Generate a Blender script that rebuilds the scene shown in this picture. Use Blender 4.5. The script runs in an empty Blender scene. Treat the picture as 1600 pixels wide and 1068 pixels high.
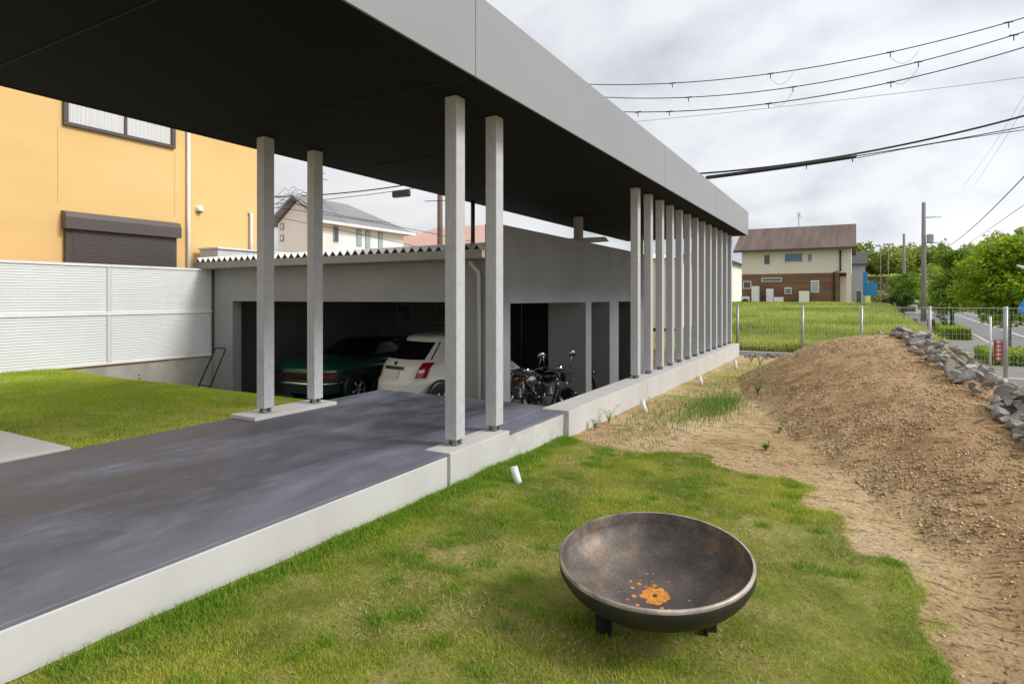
import bpy, bmesh, math, random
import numpy as np
from mathutils import Vector, Matrix
sc = bpy.context.scene
R = math.radians
# ---------------- camera, sky, sun, exposure ----------------
F = 942.0; YAW = R(29.6); HZ = 465.0
cd = bpy.data.cameras.new('camera'); cam = bpy.data.objects.new('camera', cd); sc.collection.objects.link(cam)
cam.location = (0, 0, 0); cam.rotation_euler = (R(90), 0, YAW)
cd.sensor_width = 36; cd.lens = 36*F/1600; cd.shift_y = -(534-HZ)/1600
cd.clip_start = .05; cd.clip_end = 3000
sc.camera = cam
sc.view_settings.view_transform = 'Standard'; sc.view_settings.look = 'None'
sc.view_settings.exposure = 0.42; sc.view_settings.gamma = 1
SUN_EL, SUN_AZ = R(38), R(76)       # azimuth of the sun measured from +Y towards +X
w = bpy.data.worlds.new('World'); sc.world = w; w.use_nodes = True
nt = w.node_tree; N = nt.nodes; L = nt.links; N.clear()
def nd(t, **k):
    n = N.new(t)
    for a, b in k.items(): setattr(n, a, b)
    return n
wo = nd('ShaderNodeOutputWorld'); bg = nd('ShaderNodeBackground'); bg.inputs[1].default_value = .1
sky = nd('ShaderNodeTexSky', sky_type='NISHITA'); sky.sun_disc = False
sky.sun_elevation = SUN_EL; sky.sun_rotation = SUN_AZ
tc = nd('ShaderNodeTexCoord'); sp = nd('ShaderNodeSeparateXYZ'); L.new(tc.outputs['Generated'], sp.inputs[0])
mz = nd('ShaderNodeMath', operation='MAXIMUM'); L.new(sp.outputs[2], mz.inputs[0]); mz.inputs[1].default_value = 0
az = nd('ShaderNodeMath', operation='ADD'); L.new(mz.outputs[0], az.inputs[0]); az.inputs[1].default_value = .32
dx = nd('ShaderNodeMath', operation='DIVIDE'); L.new(sp.outputs[0], dx.inputs[0]); L.new(az.outputs[0], dx.inputs[1])
dy = nd('ShaderNodeMath', operation='DIVIDE'); L.new(sp.outputs[1], dy.inputs[0]); L.new(az.outputs[0], dy.inputs[1])
cb = nd('ShaderNodeCombineXYZ'); L.new(dx.outputs[0], cb.inputs[0]); L.new(dy.outputs[0], cb.inputs[1])
mpn = nd('ShaderNodeMapping'); mpn.inputs['Location'].default_value = (-7, -2.5, 5); L.new(cb.outputs[0], mpn.inputs[0])
n1 = nd('ShaderNodeTexNoise'); n1.inputs['Scale'].default_value = 1.15; n1.inputs['Detail'].default_value = 7; n1.inputs['Roughness'].default_value = .5; n1.inputs['Distortion'].default_value = .25
L.new(mpn.outputs[0], n1.inputs['Vector'])
cr = nd('ShaderNodeValToRGB'); L.new(n1.outputs[0], cr.inputs[0])
cr.color_ramp.elements[0].position = .37; cr.color_ramp.elements[0].color = (.53, .565, .63, 1)
cr.color_ramp.elements[1].position = .64; cr.color_ramp.elements[1].color = (.99, .99, .995, 1)
e = cr.color_ramp.elements.new(.47); e.color = (.80, .815, .85, 1)
sc8 = nd('ShaderNodeVectorMath', operation='SCALE'); L.new(cr.outputs[0], sc8.inputs[0]); sc8.inputs['Scale'].default_value = 8.6
mx = nd('ShaderNodeMix', data_type='RGBA'); mx.inputs[0].default_value = .93
dt = nd('ShaderNodeVectorMath', operation='DOT_PRODUCT'); L.new(tc.outputs['Generated'], dt.inputs[0]); dt.inputs[1].default_value = (math.sin(SUN_AZ)*math.cos(SUN_EL), math.cos(SUN_AZ)*math.cos(SUN_EL), math.sin(SUN_EL))
gm = nd('ShaderNodeMapRange'); gm.inputs[1].default_value = -1; gm.inputs[2].default_value = 1; gm.inputs[3].default_value = 4.2; gm.inputs[4].default_value = 11.2; L.new(dt.outputs['Value'], gm.inputs[0]); L.new(gm.outputs[0], sc8.inputs['Scale'])
L.new(sky.outputs[0], mx.inputs[6]); L.new(sc8.outputs[0], mx.inputs[7])
L.new(mx.outputs[2], bg.inputs[0]); L.new(bg.outputs[0], wo.inputs[0])
sd = bpy.data.lights.new('sun', 'SUN'); sd.energy = 2.05; sd.angle = R(16); sd.color = (1, .965, .91)
sun = bpy.data.objects.new('sun', sd); sc.collection.objects.link(sun)
sdir = Vector((math.sin(SUN_AZ)*math.cos(SUN_EL), math.cos(SUN_AZ)*math.cos(SUN_EL), math.sin(SUN_EL)))
sun.rotation_euler = sdir.to_track_quat('Z', 'Y').to_euler(); sun.location = (5, -5, 12)

# ---------------- helpers ----------------
rnd = random.Random(7); rng = np.random.default_rng(11)
SN, CS = math.sin(YAW), math.cos(YAW)
def ray(x): return (-SN*F+CS*(x-800), CS*F+SN*(x-800))
def at(x, y, Y):
    a, b = ray(x); return Vector((a/b*Y, Y, (HZ-y)/b*Y))
def link(o, parent=None):
    sc.collection.objects.link(o)
    if parent is not None: o.parent = parent
    return o
def tag(o, label=None, cat=None, group=None, kind=None):
    if label: o['label'] = label
    if cat: o['category'] = cat
    if group: o['group'] = group
    if kind: o['kind'] = kind
    return o
def empty(name, loc, label, cat, group=None, rz=0):
    o = bpy.data.objects.new(name, None); o.empty_display_size = .2; link(o)
    o.location = loc; o.rotation_euler = (0, 0, rz)
    return tag(o, label, cat, group)
class MB:
    def __init__(s): s.v = []; s.f = []; s.sm = []
    def add(s, vs, fs, smooth=False):
        b = len(s.v); s.v += [tuple(p) for p in vs]; s.f += [tuple(b+i for i in f) for f in fs]; s.sm += [smooth]*len(fs); return s
    def box(s, x0, x1, y0, y1, z0, z1, M=None):
        vs = [Vector((x, y, z)) for z in (z0, z1) for y in (y0, y1) for x in (x0, x1)]
        if M: vs = [M @ p for p in vs]
        return s.add(vs, [(0, 2, 3, 1), (4, 5, 7, 6), (0, 1, 5, 4), (2, 6, 7, 3), (0, 4, 6, 2), (1, 3, 7, 5)])
    def tube(s, pts, r, n=8, cap=True):
        pts = [Vector(p) for p in pts]; rs = r if isinstance(r, (list, tuple)) else [r]*len(pts)
        vs = []
        pu = None
        for i, p in enumerate(pts):
            t = (pts[min(i+1, len(pts)-1)]-pts[max(i-1, 0)])
            t = t.normalized() if t.length > 1e-9 else Vector((0, 0, 1))
            if pu is None: pu = t.cross(Vector((0, 0, 1)) if abs(t.z) < .9 else Vector((1, 0, 0))).normalized()
            u = (pu-t*pu.dot(t)).normalized(); pu = u; v = t.cross(u)
            vs += [p+(u*math.cos(k*2*math.pi/n)+v*math.sin(k*2*math.pi/n))*rs[i] for k in range(n)]
        fs = [(i*n+k, i*n+(k+1) % n, (i+1)*n+(k+1) % n, (i+1)*n+k) for i in range(len(pts)-1) for k in range(n)]
        s.add(vs, fs, True)
        if cap:
            s.add(vs[:n], [tuple(range(n))[::-1]]); s.add(vs[-n:], [tuple(range(n))])
        return s
    def lathe(s, prof, n=32, M=None, smooth=True):
        vs = []
        for r, z in prof:
            for k in range(n):
                p = Vector((r*math.cos(k*2*math.pi/n), r*math.sin(k*2*math.pi/n), z)); vs.append(M @ p if M else p)
        fs = [(i*n+k, i*n+(k+1) % n, (i+1)*n+(k+1) % n, (i+1)*n+k) for i in range(len(prof)-1) for k in range(n)]
        return s.add(vs, fs, smooth)
    def torus(s, R0, r, M, n=32, m=10):
        prof = [(R0+r*math.cos(a*2*math.pi/m), r*math.sin(a*2*math.pi/m)) for a in range(m+1)]
        return s.lathe(prof, n, M)
    def prism(s, poly, y0, y1, axis='y'):
        n = len(poly)
        if axis == 'y': vs = [(x, y0, z) for x, z in poly]+[(x, y1, z) for x, z in poly]
        elif axis == 'x': vs = [(y0, a, z) for a, z in poly]+[(y1, a, z) for a, z in poly]
        else: vs = [(a, b, y0) for a, b in poly]+[(a, b, y1) for a, b in poly]
        return s.add(vs, [tuple(range(n))[::-1], tuple(range(n, 2*n))]+[(i, (i+1) % n, n+(i+1) % n, n+i) for i in range(n)])
    def build(s, name, m, parent=None, bevel=0, loc=None):
        me = bpy.data.meshes.new(name); me.from_pydata(s.v, [], s.f); me.polygons.foreach_set('use_smooth', s.sm)
        bm = bmesh.new(); bm.from_mesh(me); bmesh.ops.remove_doubles(bm, verts=bm.verts, dist=1e-6) if s.sm and any(s.sm) else None
        bmesh.ops.recalc_face_normals(bm, faces=bm.faces); bm.to_mesh(me); bm.free()
        me.materials.append(m); o = bpy.data.objects.new(name, me); link(o, parent)
        if loc is not None: o.location = loc
        if bevel:
            b = o.modifiers.new('bevel', 'BEVEL'); b.width = bevel; b.segments = 2; b.limit_method = 'ANGLE'
        return o
def npmesh(name, V, Fc, m, parent=None, smooth=False, k=3, attr=None):
    me = bpy.data.meshes.new(name); nf = len(Fc)
    me.vertices.add(len(V)); me.vertices.foreach_set('co', np.asarray(V, dtype=np.float32).ravel())
    me.loops.add(nf*k); me.loops.foreach_set('vertex_index', np.asarray(Fc, dtype=np.int32).ravel())
    me.polygons.add(nf); me.polygons.foreach_set('loop_start', np.arange(0, nf*k, k, dtype=np.int32))
    me.polygons.foreach_set('loop_total', np.full(nf, k, dtype=np.int32))
    me.update(); me.validate()
    me.polygons.foreach_set('use_smooth', np.full(nf, smooth))
    if attr:
        for an, av in attr.items():
            a = me.attributes.new(an, 'FLOAT', 'POINT'); a.data.foreach_set('value', np.asarray(av, dtype=np.float32))
    me.materials.append(m); o = bpy.data.objects.new(name, me); return link(o, parent)
def copy_tree(o, parent=None):
    c = o.copy(); sc.collection.objects.link(c); c.parent = parent
    for ch in list(o.children): copy_tree(ch, c)
    return c
# value noise in numpy
_T = rng.random((256, 256))
def vn(x, y, s=1.0):
    x = np.asarray(x, float)*s+1000; y = np.asarray(y, float)*s+1000
    xi = np.floor(x).astype(int); yi = np.floor(y).astype(int); fx = x-xi; fy = y-yi
    fx = fx*fx*(3-2*fx); fy = fy*fy*(3-2*fy)
    g = lambda i, j: _T[i % 256, j % 256]
    return (g(xi, yi)*(1-fx)+g(xi+1, yi)*fx)*(1-fy)+(g(xi, yi+1)*(1-fx)+g(xi+1, yi+1)*fx)*fy
def fbm(x, y, s, o=4): return sum(vn(x+7.3*i, y-3.1*i, s*2**i)*.5**i for i in range(o))/sum(.5**i for i in range(o))
def sst(a, b, x):
    t = np.clip((x-a)/(b-a), 0, 1); return t*t*(3-2*t)

# ---------------- materials ----------------
def mat(name, col, rough=.6, col2=None, scale=4, detail=6, bump=0, bscale=60, metal=0, stretch=(1, 1, 1), rvar=0, spec=.5, lo=.35, hi=.65, fine=0, coat=0):
    m = bpy.data.materials.new(name); m.use_nodes = True; t = m.node_tree; n = t.nodes; l = t.links
    p = n['Principled BSDF']; p.inputs['Roughness'].default_value = rough; p.inputs['Metallic'].default_value = metal
    p.inputs['Specular IOR Level'].default_value = spec; p.inputs['Coat Weight'].default_value = coat; p.inputs['Coat Roughness'].default_value = .05
    p.inputs['Base Color'].default_value = (*col, 1)
    tcn = n.new('ShaderNodeTexCoord'); mp = n.new('ShaderNodeMapping'); mp.inputs['Scale'].default_value = stretch; l.new(tcn.outputs['Object'], mp.inputs[0])
    if col2 is not None:
        nz = n.new('ShaderNodeTexNoise'); nz.inputs['Scale'].default_value = scale; nz.inputs['Detail'].default_value = detail; nz.inputs['Roughness'].default_value = .6
        l.new(mp.outputs[0], nz.inputs['Vector'])
        mr = n.new('ShaderNodeMapRange'); mr.inputs[1].default_value = lo; mr.inputs[2].default_value = hi; l.new(nz.outputs[0], mr.inputs[0])
        mi = n.new('ShaderNodeMix'); mi.data_type = 'RGBA'; mi.inputs[6].default_value = (*col, 1); mi.inputs[7].default_value = (*col2, 1)
        l.new(mr.outputs[0], mi.inputs[0]); out = mi.outputs[2]
        if fine:
            nf = n.new('ShaderNodeTexNoise'); nf.inputs['Scale'].default_value = fine; nf.inputs['Detail'].default_value = 3; l.new(tcn.outputs['Object'], nf.inputs['Vector'])
            mf = n.new('ShaderNodeMapRange'); mf.inputs[1].default_value = .3; mf.inputs[2].default_value = .7; mf.inputs[3].default_value = .92; mf.inputs[4].default_value = 1.06; l.new(nf.outputs[0], mf.inputs[0])
            ms = n.new('ShaderNodeVectorMath'); ms.operation = 'SCALE'; l.new(out, ms.inputs[0]); l.new(mf.outputs[0], ms.inputs['Scale']); out = ms.outputs[0]
        l.new(out, p.inputs['Base Color'])
        if rvar:
            m2 = n.new('ShaderNodeMapRange'); m2.inputs[1].default_value = .3; m2.inputs[2].default_value = .7; m2.inputs[3].default_value = rough-rvar; m2.inputs[4].default_value = rough+rvar
            l.new(nz.outputs[0], m2.inputs[0]); l.new(m2.outputs[0], p.inputs['Roughness'])
    if bump:
        nb = n.new('ShaderNodeTexNoise'); nb.inputs['Scale'].default_value = bscale; nb.inputs['Detail'].default_value = 5; l.new(mp.outputs[0], nb.inputs['Vector'])
        b = n.new('ShaderNodeBump'); b.inputs['Strength'].default_value = bump; b.inputs['Distance'].default_value = .02; l.new(nb.outputs[0], b.inputs['Height']); l.new(b.outputs[0], p.inputs['Normal'])
    return m
def leafmat(name, cols, trans=.35, patch=None, pscale=.6):
    """foliage: colour varies leaf by leaf, and in patches over the ground"""
    m = bpy.data.materials.new(name); m.use_nodes = True; t = m.node_tree; n = t.nodes; l = t.links; n.clear()
    out = n.new('ShaderNodeOutputMaterial'); g = n.new('ShaderNodeNewGeometry'); r = n.new('ShaderNodeValToRGB'); l.new(g.outputs['Random Per Island'], r.inputs[0])
    el = r.color_ramp.elements; el[0].color = (*cols[0], 1); el[1].color = (*cols[-1], 1)
    for i, c in enumerate(cols[1:-1]): e = el.new((i+1)/(len(cols)-1)); e.color = (*c, 1)
    col = r.outputs[0]
    if patch:
        tcn = n.new('ShaderNodeTexCoord'); nz = n.new('ShaderNodeTexNoise'); nz.inputs['Scale'].default_value = pscale; nz.inputs['Detail'].default_value = 5; l.new(tcn.outputs['Object'], nz.inputs['Vector'])
        mr = n.new('ShaderNodeMapRange'); mr.inputs[1].default_value = .42; mr.inputs[2].default_value = .6; l.new(nz.outputs[0], mr.inputs[0])
        mi = n.new('ShaderNodeMix'); mi.data_type = 'RGBA'; mi.blend_type = 'MULTIPLY'; l.new(mr.outputs[0], mi.inputs[0]); l.new(col, mi.inputs[6]); mi.inputs[7].default_value = (*patch, 1); col = mi.outputs[2]
    d = n.new('ShaderNodeBsdfPrincipled'); d.inputs['Roughness'].default_value = .55; d.inputs['Specular IOR Level'].default_value = .25; l.new(col, d.inputs['Base Color'])
    tr = n.new('ShaderNodeBsdfTranslucent'); l.new(col, tr.inputs[0]); mxs = n.new('ShaderNodeMixShader'); mxs.inputs[0].default_value = trans
    l.new(d.outputs[0], mxs.inputs[1]); l.new(tr.outputs[0], mxs.inputs[2]); l.new(mxs.outputs[0], out.inputs[0])
    return m
M = {}
M['concrete'] = mat('pale_concrete', (.515, .505, .485), .85, (.44, .43, .41), 1.4, 10, .10, 24, stretch=(1, 1, .55), lo=.42, hi=.75)
M['concrete_old'] = mat('old_concrete', (.42, .40, .37), .9, (.26, .25, .23), 1.8, 8, .3, 40, stretch=(1, 1, .4), fine=30)
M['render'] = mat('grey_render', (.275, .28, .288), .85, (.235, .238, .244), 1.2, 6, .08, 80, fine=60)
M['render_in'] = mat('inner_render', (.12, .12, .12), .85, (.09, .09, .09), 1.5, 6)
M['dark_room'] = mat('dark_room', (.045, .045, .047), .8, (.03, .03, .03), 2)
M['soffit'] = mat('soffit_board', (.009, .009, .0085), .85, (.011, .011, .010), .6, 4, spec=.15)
M['fascia'] = mat('fascia_metal', (.255, .258, .27), .42, (.243, .246, .257), .8, 4, metal=.0)
M['column'] = mat('column_paint', (.455, .465, .485), .5, (.445, .455, .474), 1.2, 4, .02, 30, stretch=(1, 1, .3), fine=14)
M['steel'] = mat('galvanised_steel', (.35, .35, .34), .45, (.22, .22, .22), 25, 4, metal=.7)
M['roofsheet'] = mat('roof_sheet', (.74, .74, .73), .5, (.62, .62, .60), 3, 5)
M['roofhole'] = mat('closure_dark', (.02, .02, .018), .8)
M['gutter'] = mat('gutter_grey', (.26, .26, .255), .5, (.22, .22, .215), 3, 4)
M['orange'] = mat('orange_stucco', (.74, .50, .215), .9, (.69, .45, .185), .45, 6, .05, 70, stretch=(1, 1, 2.2))
M['brown_metal'] = mat('brown_metal', (.06, .048, .045), .45, (.075, .06, .055), 3)
M['white_paint'] = mat('white_paint', (.78, .78, .77), .5, (.68, .68, .66), 2, 5)
M['fence_panel'] = mat('fence_panel', (.74, .75, .765), .38, (.70, .71, .725), 1.4, 5)
M['black_metal'] = mat('black_metal', (.015, .015, .016), .4)
M['cable'] = mat('cable_black', (.012, .012, .013), .6)
M['thin_cable'] = mat('thin_wire', (.10, .10, .105), .5)
M['rock'] = mat('grey_rock', (.15, .142, .132), .85, (.33, .305, .275), 5, 8, .6, 25, fine=40)
M['rock_light'] = mat('pale_rock', (.46, .44, .40), .85, (.30, .29, .27), 5, 8, .4, 25, fine=40)
M['rock_brown'] = mat('brown_rock', (.24, .18, .14), .85, (.33, .26, .21), 5, 8, .4, 25, fine=40)
M['glass'] = mat('window_glass', (.05, .07, .09), .08, spec=.8)
M['curtain'] = mat('curtain', (.66, .66, .64), .15, (.50, .50, .49), 6, 3, stretch=(1, 6, .05))
M['asphalt'] = mat('road_asphalt', (.15, .15, .155), .9, (.20, .20, .205), .5, 6, .1, 60, fine=20)
M['pavement'] = mat('pavement_asphalt', (.20, .185, .175), .9, (.25, .235, .22), .7, 7, .1, 60, fine=20)
M['roadpaint'] = mat('road_paint', (.72, .72, .70), .8, (.55, .55, .53), 3, 6)
M['cream'] = mat('cream_wall', (.76, .71, .62), .85, (.70, .65, .56), .4, 5)
M['housewhite'] = mat('house_white', (.84, .825, .82), .85, (.79, .775, .77), .4, 5)
M['brownroof'] = mat('brown_roof', (.10, .066, .055), .8, (.165, .115, .095), .7, 6, .2, 12, stretch=(2.5, .3, .3))
M['siding'] = mat('brown_siding', (.15, .075, .04), .75, (.23, .125, .07), .5, 6, stretch=(.5, 1, 5))
M['greyroof'] = mat('grey_roof', (.20, .205, .215), .7, (.26, .265, .275), .6, 5, stretch=(.4, .4, 3))
M['pinkroof'] = mat('pink_roof', (.62, .38, .31), .8, (.56, .34, .28), 1)
M['pole'] = mat('pole_concrete', (.27, .25, .24), .85, (.20, .185, .18), 1.5, 5, stretch=(1, 1, .3))
M['bluetarp'] = mat('blue_sheet', (.02, .27, .60), .5, (.015, .20, .48), 1)
M['signblue'] = mat('sign_blue', (.02, .25, .72), .4)
M['red'] = mat('red_paint', (.33, .025, .025), .5)
M['pipe'] = mat('pipe_white', (.74, .73, .73), .45, (.60, .59, .58), 12)

# terrace floor: dark trowelled coating with cloudy streaks
m = bpy.data.materials.new('terrace_coating'); m.use_nodes = True; t = m.node_tree; n = t.nodes; l = t.links; p = n['Principled BSDF']
tcn = n.new('ShaderNodeTexCoord'); mp = n.new('ShaderNodeMapping'); mp.inputs['Scale'].default_value = (1.6, .62, 1); mp.inputs['Rotation'].default_value = (0, 0, -.12); l.new(tcn.outputs['Object'], mp.inputs[0])
nz = n.new('ShaderNodeTexNoise'); nz.inputs['Scale'].default_value = .9; nz.inputs['Detail'].default_value = 8; nz.inputs['Roughness'].default_value = .66; nz.inputs['Distortion'].default_value = .5; l.new(mp.outputs[0], nz.inputs['Vector'])
r = n.new('ShaderNodeValToRGB'); l.new(nz.outputs[0], r.inputs[0]); el = r.color_ramp.elements
el[0].position = .38; el[0].color = (.040, .042, .058, 1); el[1].position = .64; el[1].color = (.150, .158, .20, 1); e = el.new(.5); e.color = (.078, .082, .108, 1)
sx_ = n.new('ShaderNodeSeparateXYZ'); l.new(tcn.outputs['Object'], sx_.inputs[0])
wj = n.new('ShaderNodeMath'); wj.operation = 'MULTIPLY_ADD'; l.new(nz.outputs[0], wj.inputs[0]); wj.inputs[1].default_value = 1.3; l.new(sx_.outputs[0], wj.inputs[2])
sky_refl = n.new('ShaderNodeMapRange'); sky_refl.inputs[1].default_value = -2.75; sky_refl.inputs[2].default_value = -2.1; sky_refl.inputs[4].default_value = .55; l.new(wj.outputs[0], sky_refl.inputs[0])  # pale bluish sky reflection painted into the colour along the open right edge
em_ = n.new('ShaderNodeMix'); em_.data_type = 'RGBA'; l.new(sky_refl.outputs[0], em_.inputs[0]); 
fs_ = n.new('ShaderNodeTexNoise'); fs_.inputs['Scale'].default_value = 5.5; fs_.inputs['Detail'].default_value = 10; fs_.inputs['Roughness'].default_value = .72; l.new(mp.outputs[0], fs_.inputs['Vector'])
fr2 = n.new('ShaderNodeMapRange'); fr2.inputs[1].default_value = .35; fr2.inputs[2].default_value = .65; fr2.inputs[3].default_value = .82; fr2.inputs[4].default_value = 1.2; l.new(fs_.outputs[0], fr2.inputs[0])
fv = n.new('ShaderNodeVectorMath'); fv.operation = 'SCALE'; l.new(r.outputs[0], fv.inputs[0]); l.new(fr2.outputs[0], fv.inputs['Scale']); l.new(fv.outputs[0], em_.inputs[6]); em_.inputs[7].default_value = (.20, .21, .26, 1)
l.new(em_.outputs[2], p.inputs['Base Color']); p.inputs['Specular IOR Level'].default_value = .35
m2 = n.new('ShaderNodeMapRange'); m2.inputs[1].default_value = .35; m2.inputs[2].default_value = .65; m2.inputs[3].default_value = .38; m2.inputs[4].default_value = .62; l.new(nz.outputs[0], m2.inputs[0]); l.new(m2.outputs[0], p.inputs['Roughness'])
nb = n.new('ShaderNodeTexNoise'); nb.inputs['Scale'].default_value = 9; nb.inputs['Detail'].default_value = 6; l.new(mp.outputs[0], nb.inputs['Vector'])
b = n.new('ShaderNodeBump'); b.inputs['Strength'].default_value = .2; b.inputs['Distance'].default_value = .02; l.new(nb.outputs[0], b.inputs['Height']); l.new(b.outputs[0], p.inputs['Normal'])
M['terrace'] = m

# ground: bare sandy soil / turf soil / meadow soil chosen by per-vertex masks
m = bpy.data.materials.new('ground_soil'); m.use_nodes = True; t = m.node_tree; n = t.nodes; l = t.links; p = n['Principled BSDF']; p.inputs['Roughness'].default_value = .95; p.inputs['Specular IOR Level'].default_value = .15
tcn = n.new('ShaderNodeTexCoord')
def noise(s, d=6, r=.6, vec=None):
    q = n.new('ShaderNodeTexNoise'); q.inputs['Scale'].default_value = s; q.inputs['Detail'].default_value = d; q.inputs['Roughness'].default_value = r; l.new(vec or tcn.outputs['Object'], q.inputs['Vector']); return q.outputs[0]
def ramp(src, stops):
    q = n.new('ShaderNodeValToRGB'); l.new(src, q.inputs[0]); e = q.color_ramp.elements
    e[0].position, e[0].color = stops[0][0], (*stops[0][1], 1); e[1].position, e[1].color = stops[-1][0], (*stops[-1][1], 1)
    for a, c in stops[1:-1]: x = e.new(a); x.color = (*c, 1)
    return q.outputs[0]
def mixc(f, a, b_, bt='MIX'):
    q = n.new('ShaderNodeMix'); q.data_type = 'RGBA'; q.blend_type = bt
    if isinstance(f, float): q.inputs[0].default_value = f
    else: l.new(f, q.inputs[0])
    l.new(a, q.inputs[6]); l.new(b_, q.inputs[7]); return q.outputs[2]
sand = ramp(noise(.9, 8), [(.3, (.45, .31, .165)), (.5, (.60, .45, .265)), (.7, (.74, .60, .42))])
grain = ramp(noise(38, 5, .7), [(.36, (.45, .38, .30)), (.46, (1, .98, .95)), (.58, (1.05, 1.03, 1)), (.68, (1.55, 1.48, 1.35))])
mp = n.new('ShaderNodeMapping'); mp.inputs['Scale'].default_value = (1, 2.6, 1); mp.inputs['Rotation'].default_value = (0, 0, .5); l.new(tcn.outputs['Object'], mp.inputs[0])
clod = ramp(noise(7, 7, .72, mp.outputs[0]), [(.38, (.38, .33, .28)), (.46, (.95, .94, .92)), (.8, (1.1, 1.08, 1.04))])
damp = n.new('ShaderNodeAttribute'); damp.attribute_name = 'damp'
sandd = ramp(noise(1.6, 8), [(.3, (.27, .165, .085)), (.52, (.47, .31, .165)), (.72, (.62, .43, .25))])
c = mixc(damp.outputs['Fac'], sand, sandd); c = mixc(1.0, c, grain, 'MULTIPLY'); c = mixc(1.0, c, clod, 'MULTIPLY')
turf = ramp(noise(3, 6), [(.35, (.17, .20, .035)), (.5, (.28, .30, .06)), (.7, (.45, .38, .16))])
turf = mixc(.6, turf, grain, 'MULTIPLY')
ga = n.new('ShaderNodeAttribute'); ga.attribute_name = 'turf'
ad = n.new('ShaderNodeMath'); ad.operation = 'ADD'; l.new(ga.outputs['Fac'], ad.inputs[0])
sb = n.new('ShaderNodeMath'); sb.operation = 'MULTIPLY_ADD'; l.new(noise(9, 5), sb.inputs[0]); sb.inputs[1].default_value = .9; sb.inputs[2].default_value = -.45; l.new(sb.outputs[0], ad.inputs[1])
rr = n.new('ShaderNodeMapRange'); rr.inputs[1].default_value = .42; rr.inputs[2].default_value = .58; l.new(ad.outputs[0], rr.inputs[0])
c = mixc(rr.outputs[0], c, turf); l.new(c, p.inputs['Base Color'])
b = n.new('ShaderNodeBump'); b.inputs['Strength'].default_value = .9; b.inputs['Distance'].default_value = .06; l.new(noise(20, 8, .72), b.inputs['Height']); l.new(b.outputs[0], p.inputs['Normal'])
M['soil'] = m
G1 = [(.26, .34, .03), (.42, .49, .04), (.58, .60, .08), (.74, .66, .24)]
M['lawn'] = leafmat('lawn_blades', G1, .4, (.50, .64, .5), 1.3)
M['side_lawn'] = leafmat('side_lawn_blades', [(.28, .42, .03), (.44, .57, .045), (.60, .67, .09), (.74, .72, .24)], .45, (.68, .80, .6), .7)
M['lawn_deep'] = leafmat('lush_blades', [(.12, .24, .018), (.20, .36, .03), (.34, .47, .06)], .4)
M['meadow'] = leafmat('meadow_blades', [(.26, .36, .035), (.42, .52, .06), (.60, .66, .13), (.55, .50, .20)], .4, (.55, .65, .5), .18)
M['weed'] = leafmat('weed_leaves', [(.10, .19, .03), (.19, .30, .05), (.34, .40, .12)], .35)

# ---------------- the ground ----------------
KX = -2.63
cY = np.array([-5, 2, 4, 6, 7, 8, 9.5, 11, 12, 13.5, 15, 16.2]); 
cXv = np.array([1.9, 1.6, 1.28, 1.15, 1.05, .9, .75, .52, .4, .2, 0, 0])
cZv = np.array([-1.42, -1.40, -1.30, -1.15, -1.02, -.93, -.80, -.59, -.62, -.95, -1.35, -1.5])
fY = np.array([-5, 2, 3, 4.4, 5.6, 7, 8.55, 10, 11.7, 13, 15, 16.2]); fXv = np.array([1.2, 1.0, .7, .38, -.02, -.55, -1.07, -1.5, -1.9, -1.8, -1.3, -1])
def Gz(X, Y):
    X = np.asarray(X, float); Y = np.asarray(Y, float)
    base = np.interp(Y, [-10, 2, 5.5, 17.4], [-1.41, -1.42, -1.48, -1.54])+.03*(fbm(X, Y, .8)-.5)
    cx, cz, fx = np.interp(Y, cY, cXv), np.interp(Y, cY, cZv), np.interp(Y, fY, fXv)
    u = np.clip((X-fx)/np.maximum(cx-fx, .1), 0, 1)
    md = base+np.maximum(cz-base, 0)*np.sin(u*np.pi/2)
    right = cz+(-1.9-cz)*sst(0, 1.7, X-cx)
    yard = np.where(X > cx, right, md)
    on = (X > fx-.2) & (Y < 16.5)
    yard = yard+np.where(on, 1, .25)*(.11*(fbm(X, Y, 1.7, 5)-.5)+.05*(fbm(X, Y, 8, 3)-.5)*sst(-.3, .4, X-fx)+.02*(vn(X, Y, 9)-.5))*np.where(X > cx+1.5, .3, 1)
    # meadow beyond the mesh fence
    mead = np.interp(Y, [17.4, 22, 34, 55, 70], [-1.55, -1.3, -1.0, -.72, -.72])+.16*(fbm(X, Y, .22)-.5)
    xe = np.interp(Y, [17.4, 25, 40, 60], [2.0, 1.7, 1.6, 2.4])
    mead = mead+(-2.4-mead)*sst(0, 1.6, X-xe)
    yard = np.where(X > 3.0, -2.4+(yard+2.4)*(1-sst(3.0, 3.25, X)), yard)
    z = np.where(Y > 17.45, mead, yard)
    # left yard
    lf = -1.22-.80*sst(4.7, 7.75, Y)+.03*(fbm(X, Y, .9)-.5)
    z = np.where((X < -2.72), -2.45, z)
    z = np.where((X < -5.47) & (X > -11.75) & (Y < 7.85), lf, z)
    z = np.where((X < -11.9), -1.25, z)
    z = np.where((X < -11.75) & (X >= -11.9), -1.4, z)
    z = np.where((Y > 17.45) & (X < -2.72), mead, z)
    z = np.where(X > 3.25, -2.62, z)
    bank = 8.5*sst(150, 186, Y+.1*X)+6*sst(190, 330, Y)
    return z+np.where(Y > 100, bank, 0)
gx = np.concatenate([np.linspace(-500, -40, 14), np.linspace(-36, -12, 13), [-11.9, -11.8, -11.76, -11.74], np.linspace(-11.6, -5.6, 26), [-5.48, -5.46, -5.3, -2.9, -2.73, -2.71], np.arange(-2.65, 2.6, .045), np.arange(2.65, 3.3, .12), np.linspace(3.5, 8, 12), np.linspace(9, 30, 14), np.linspace(36, 500, 18)])
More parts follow.
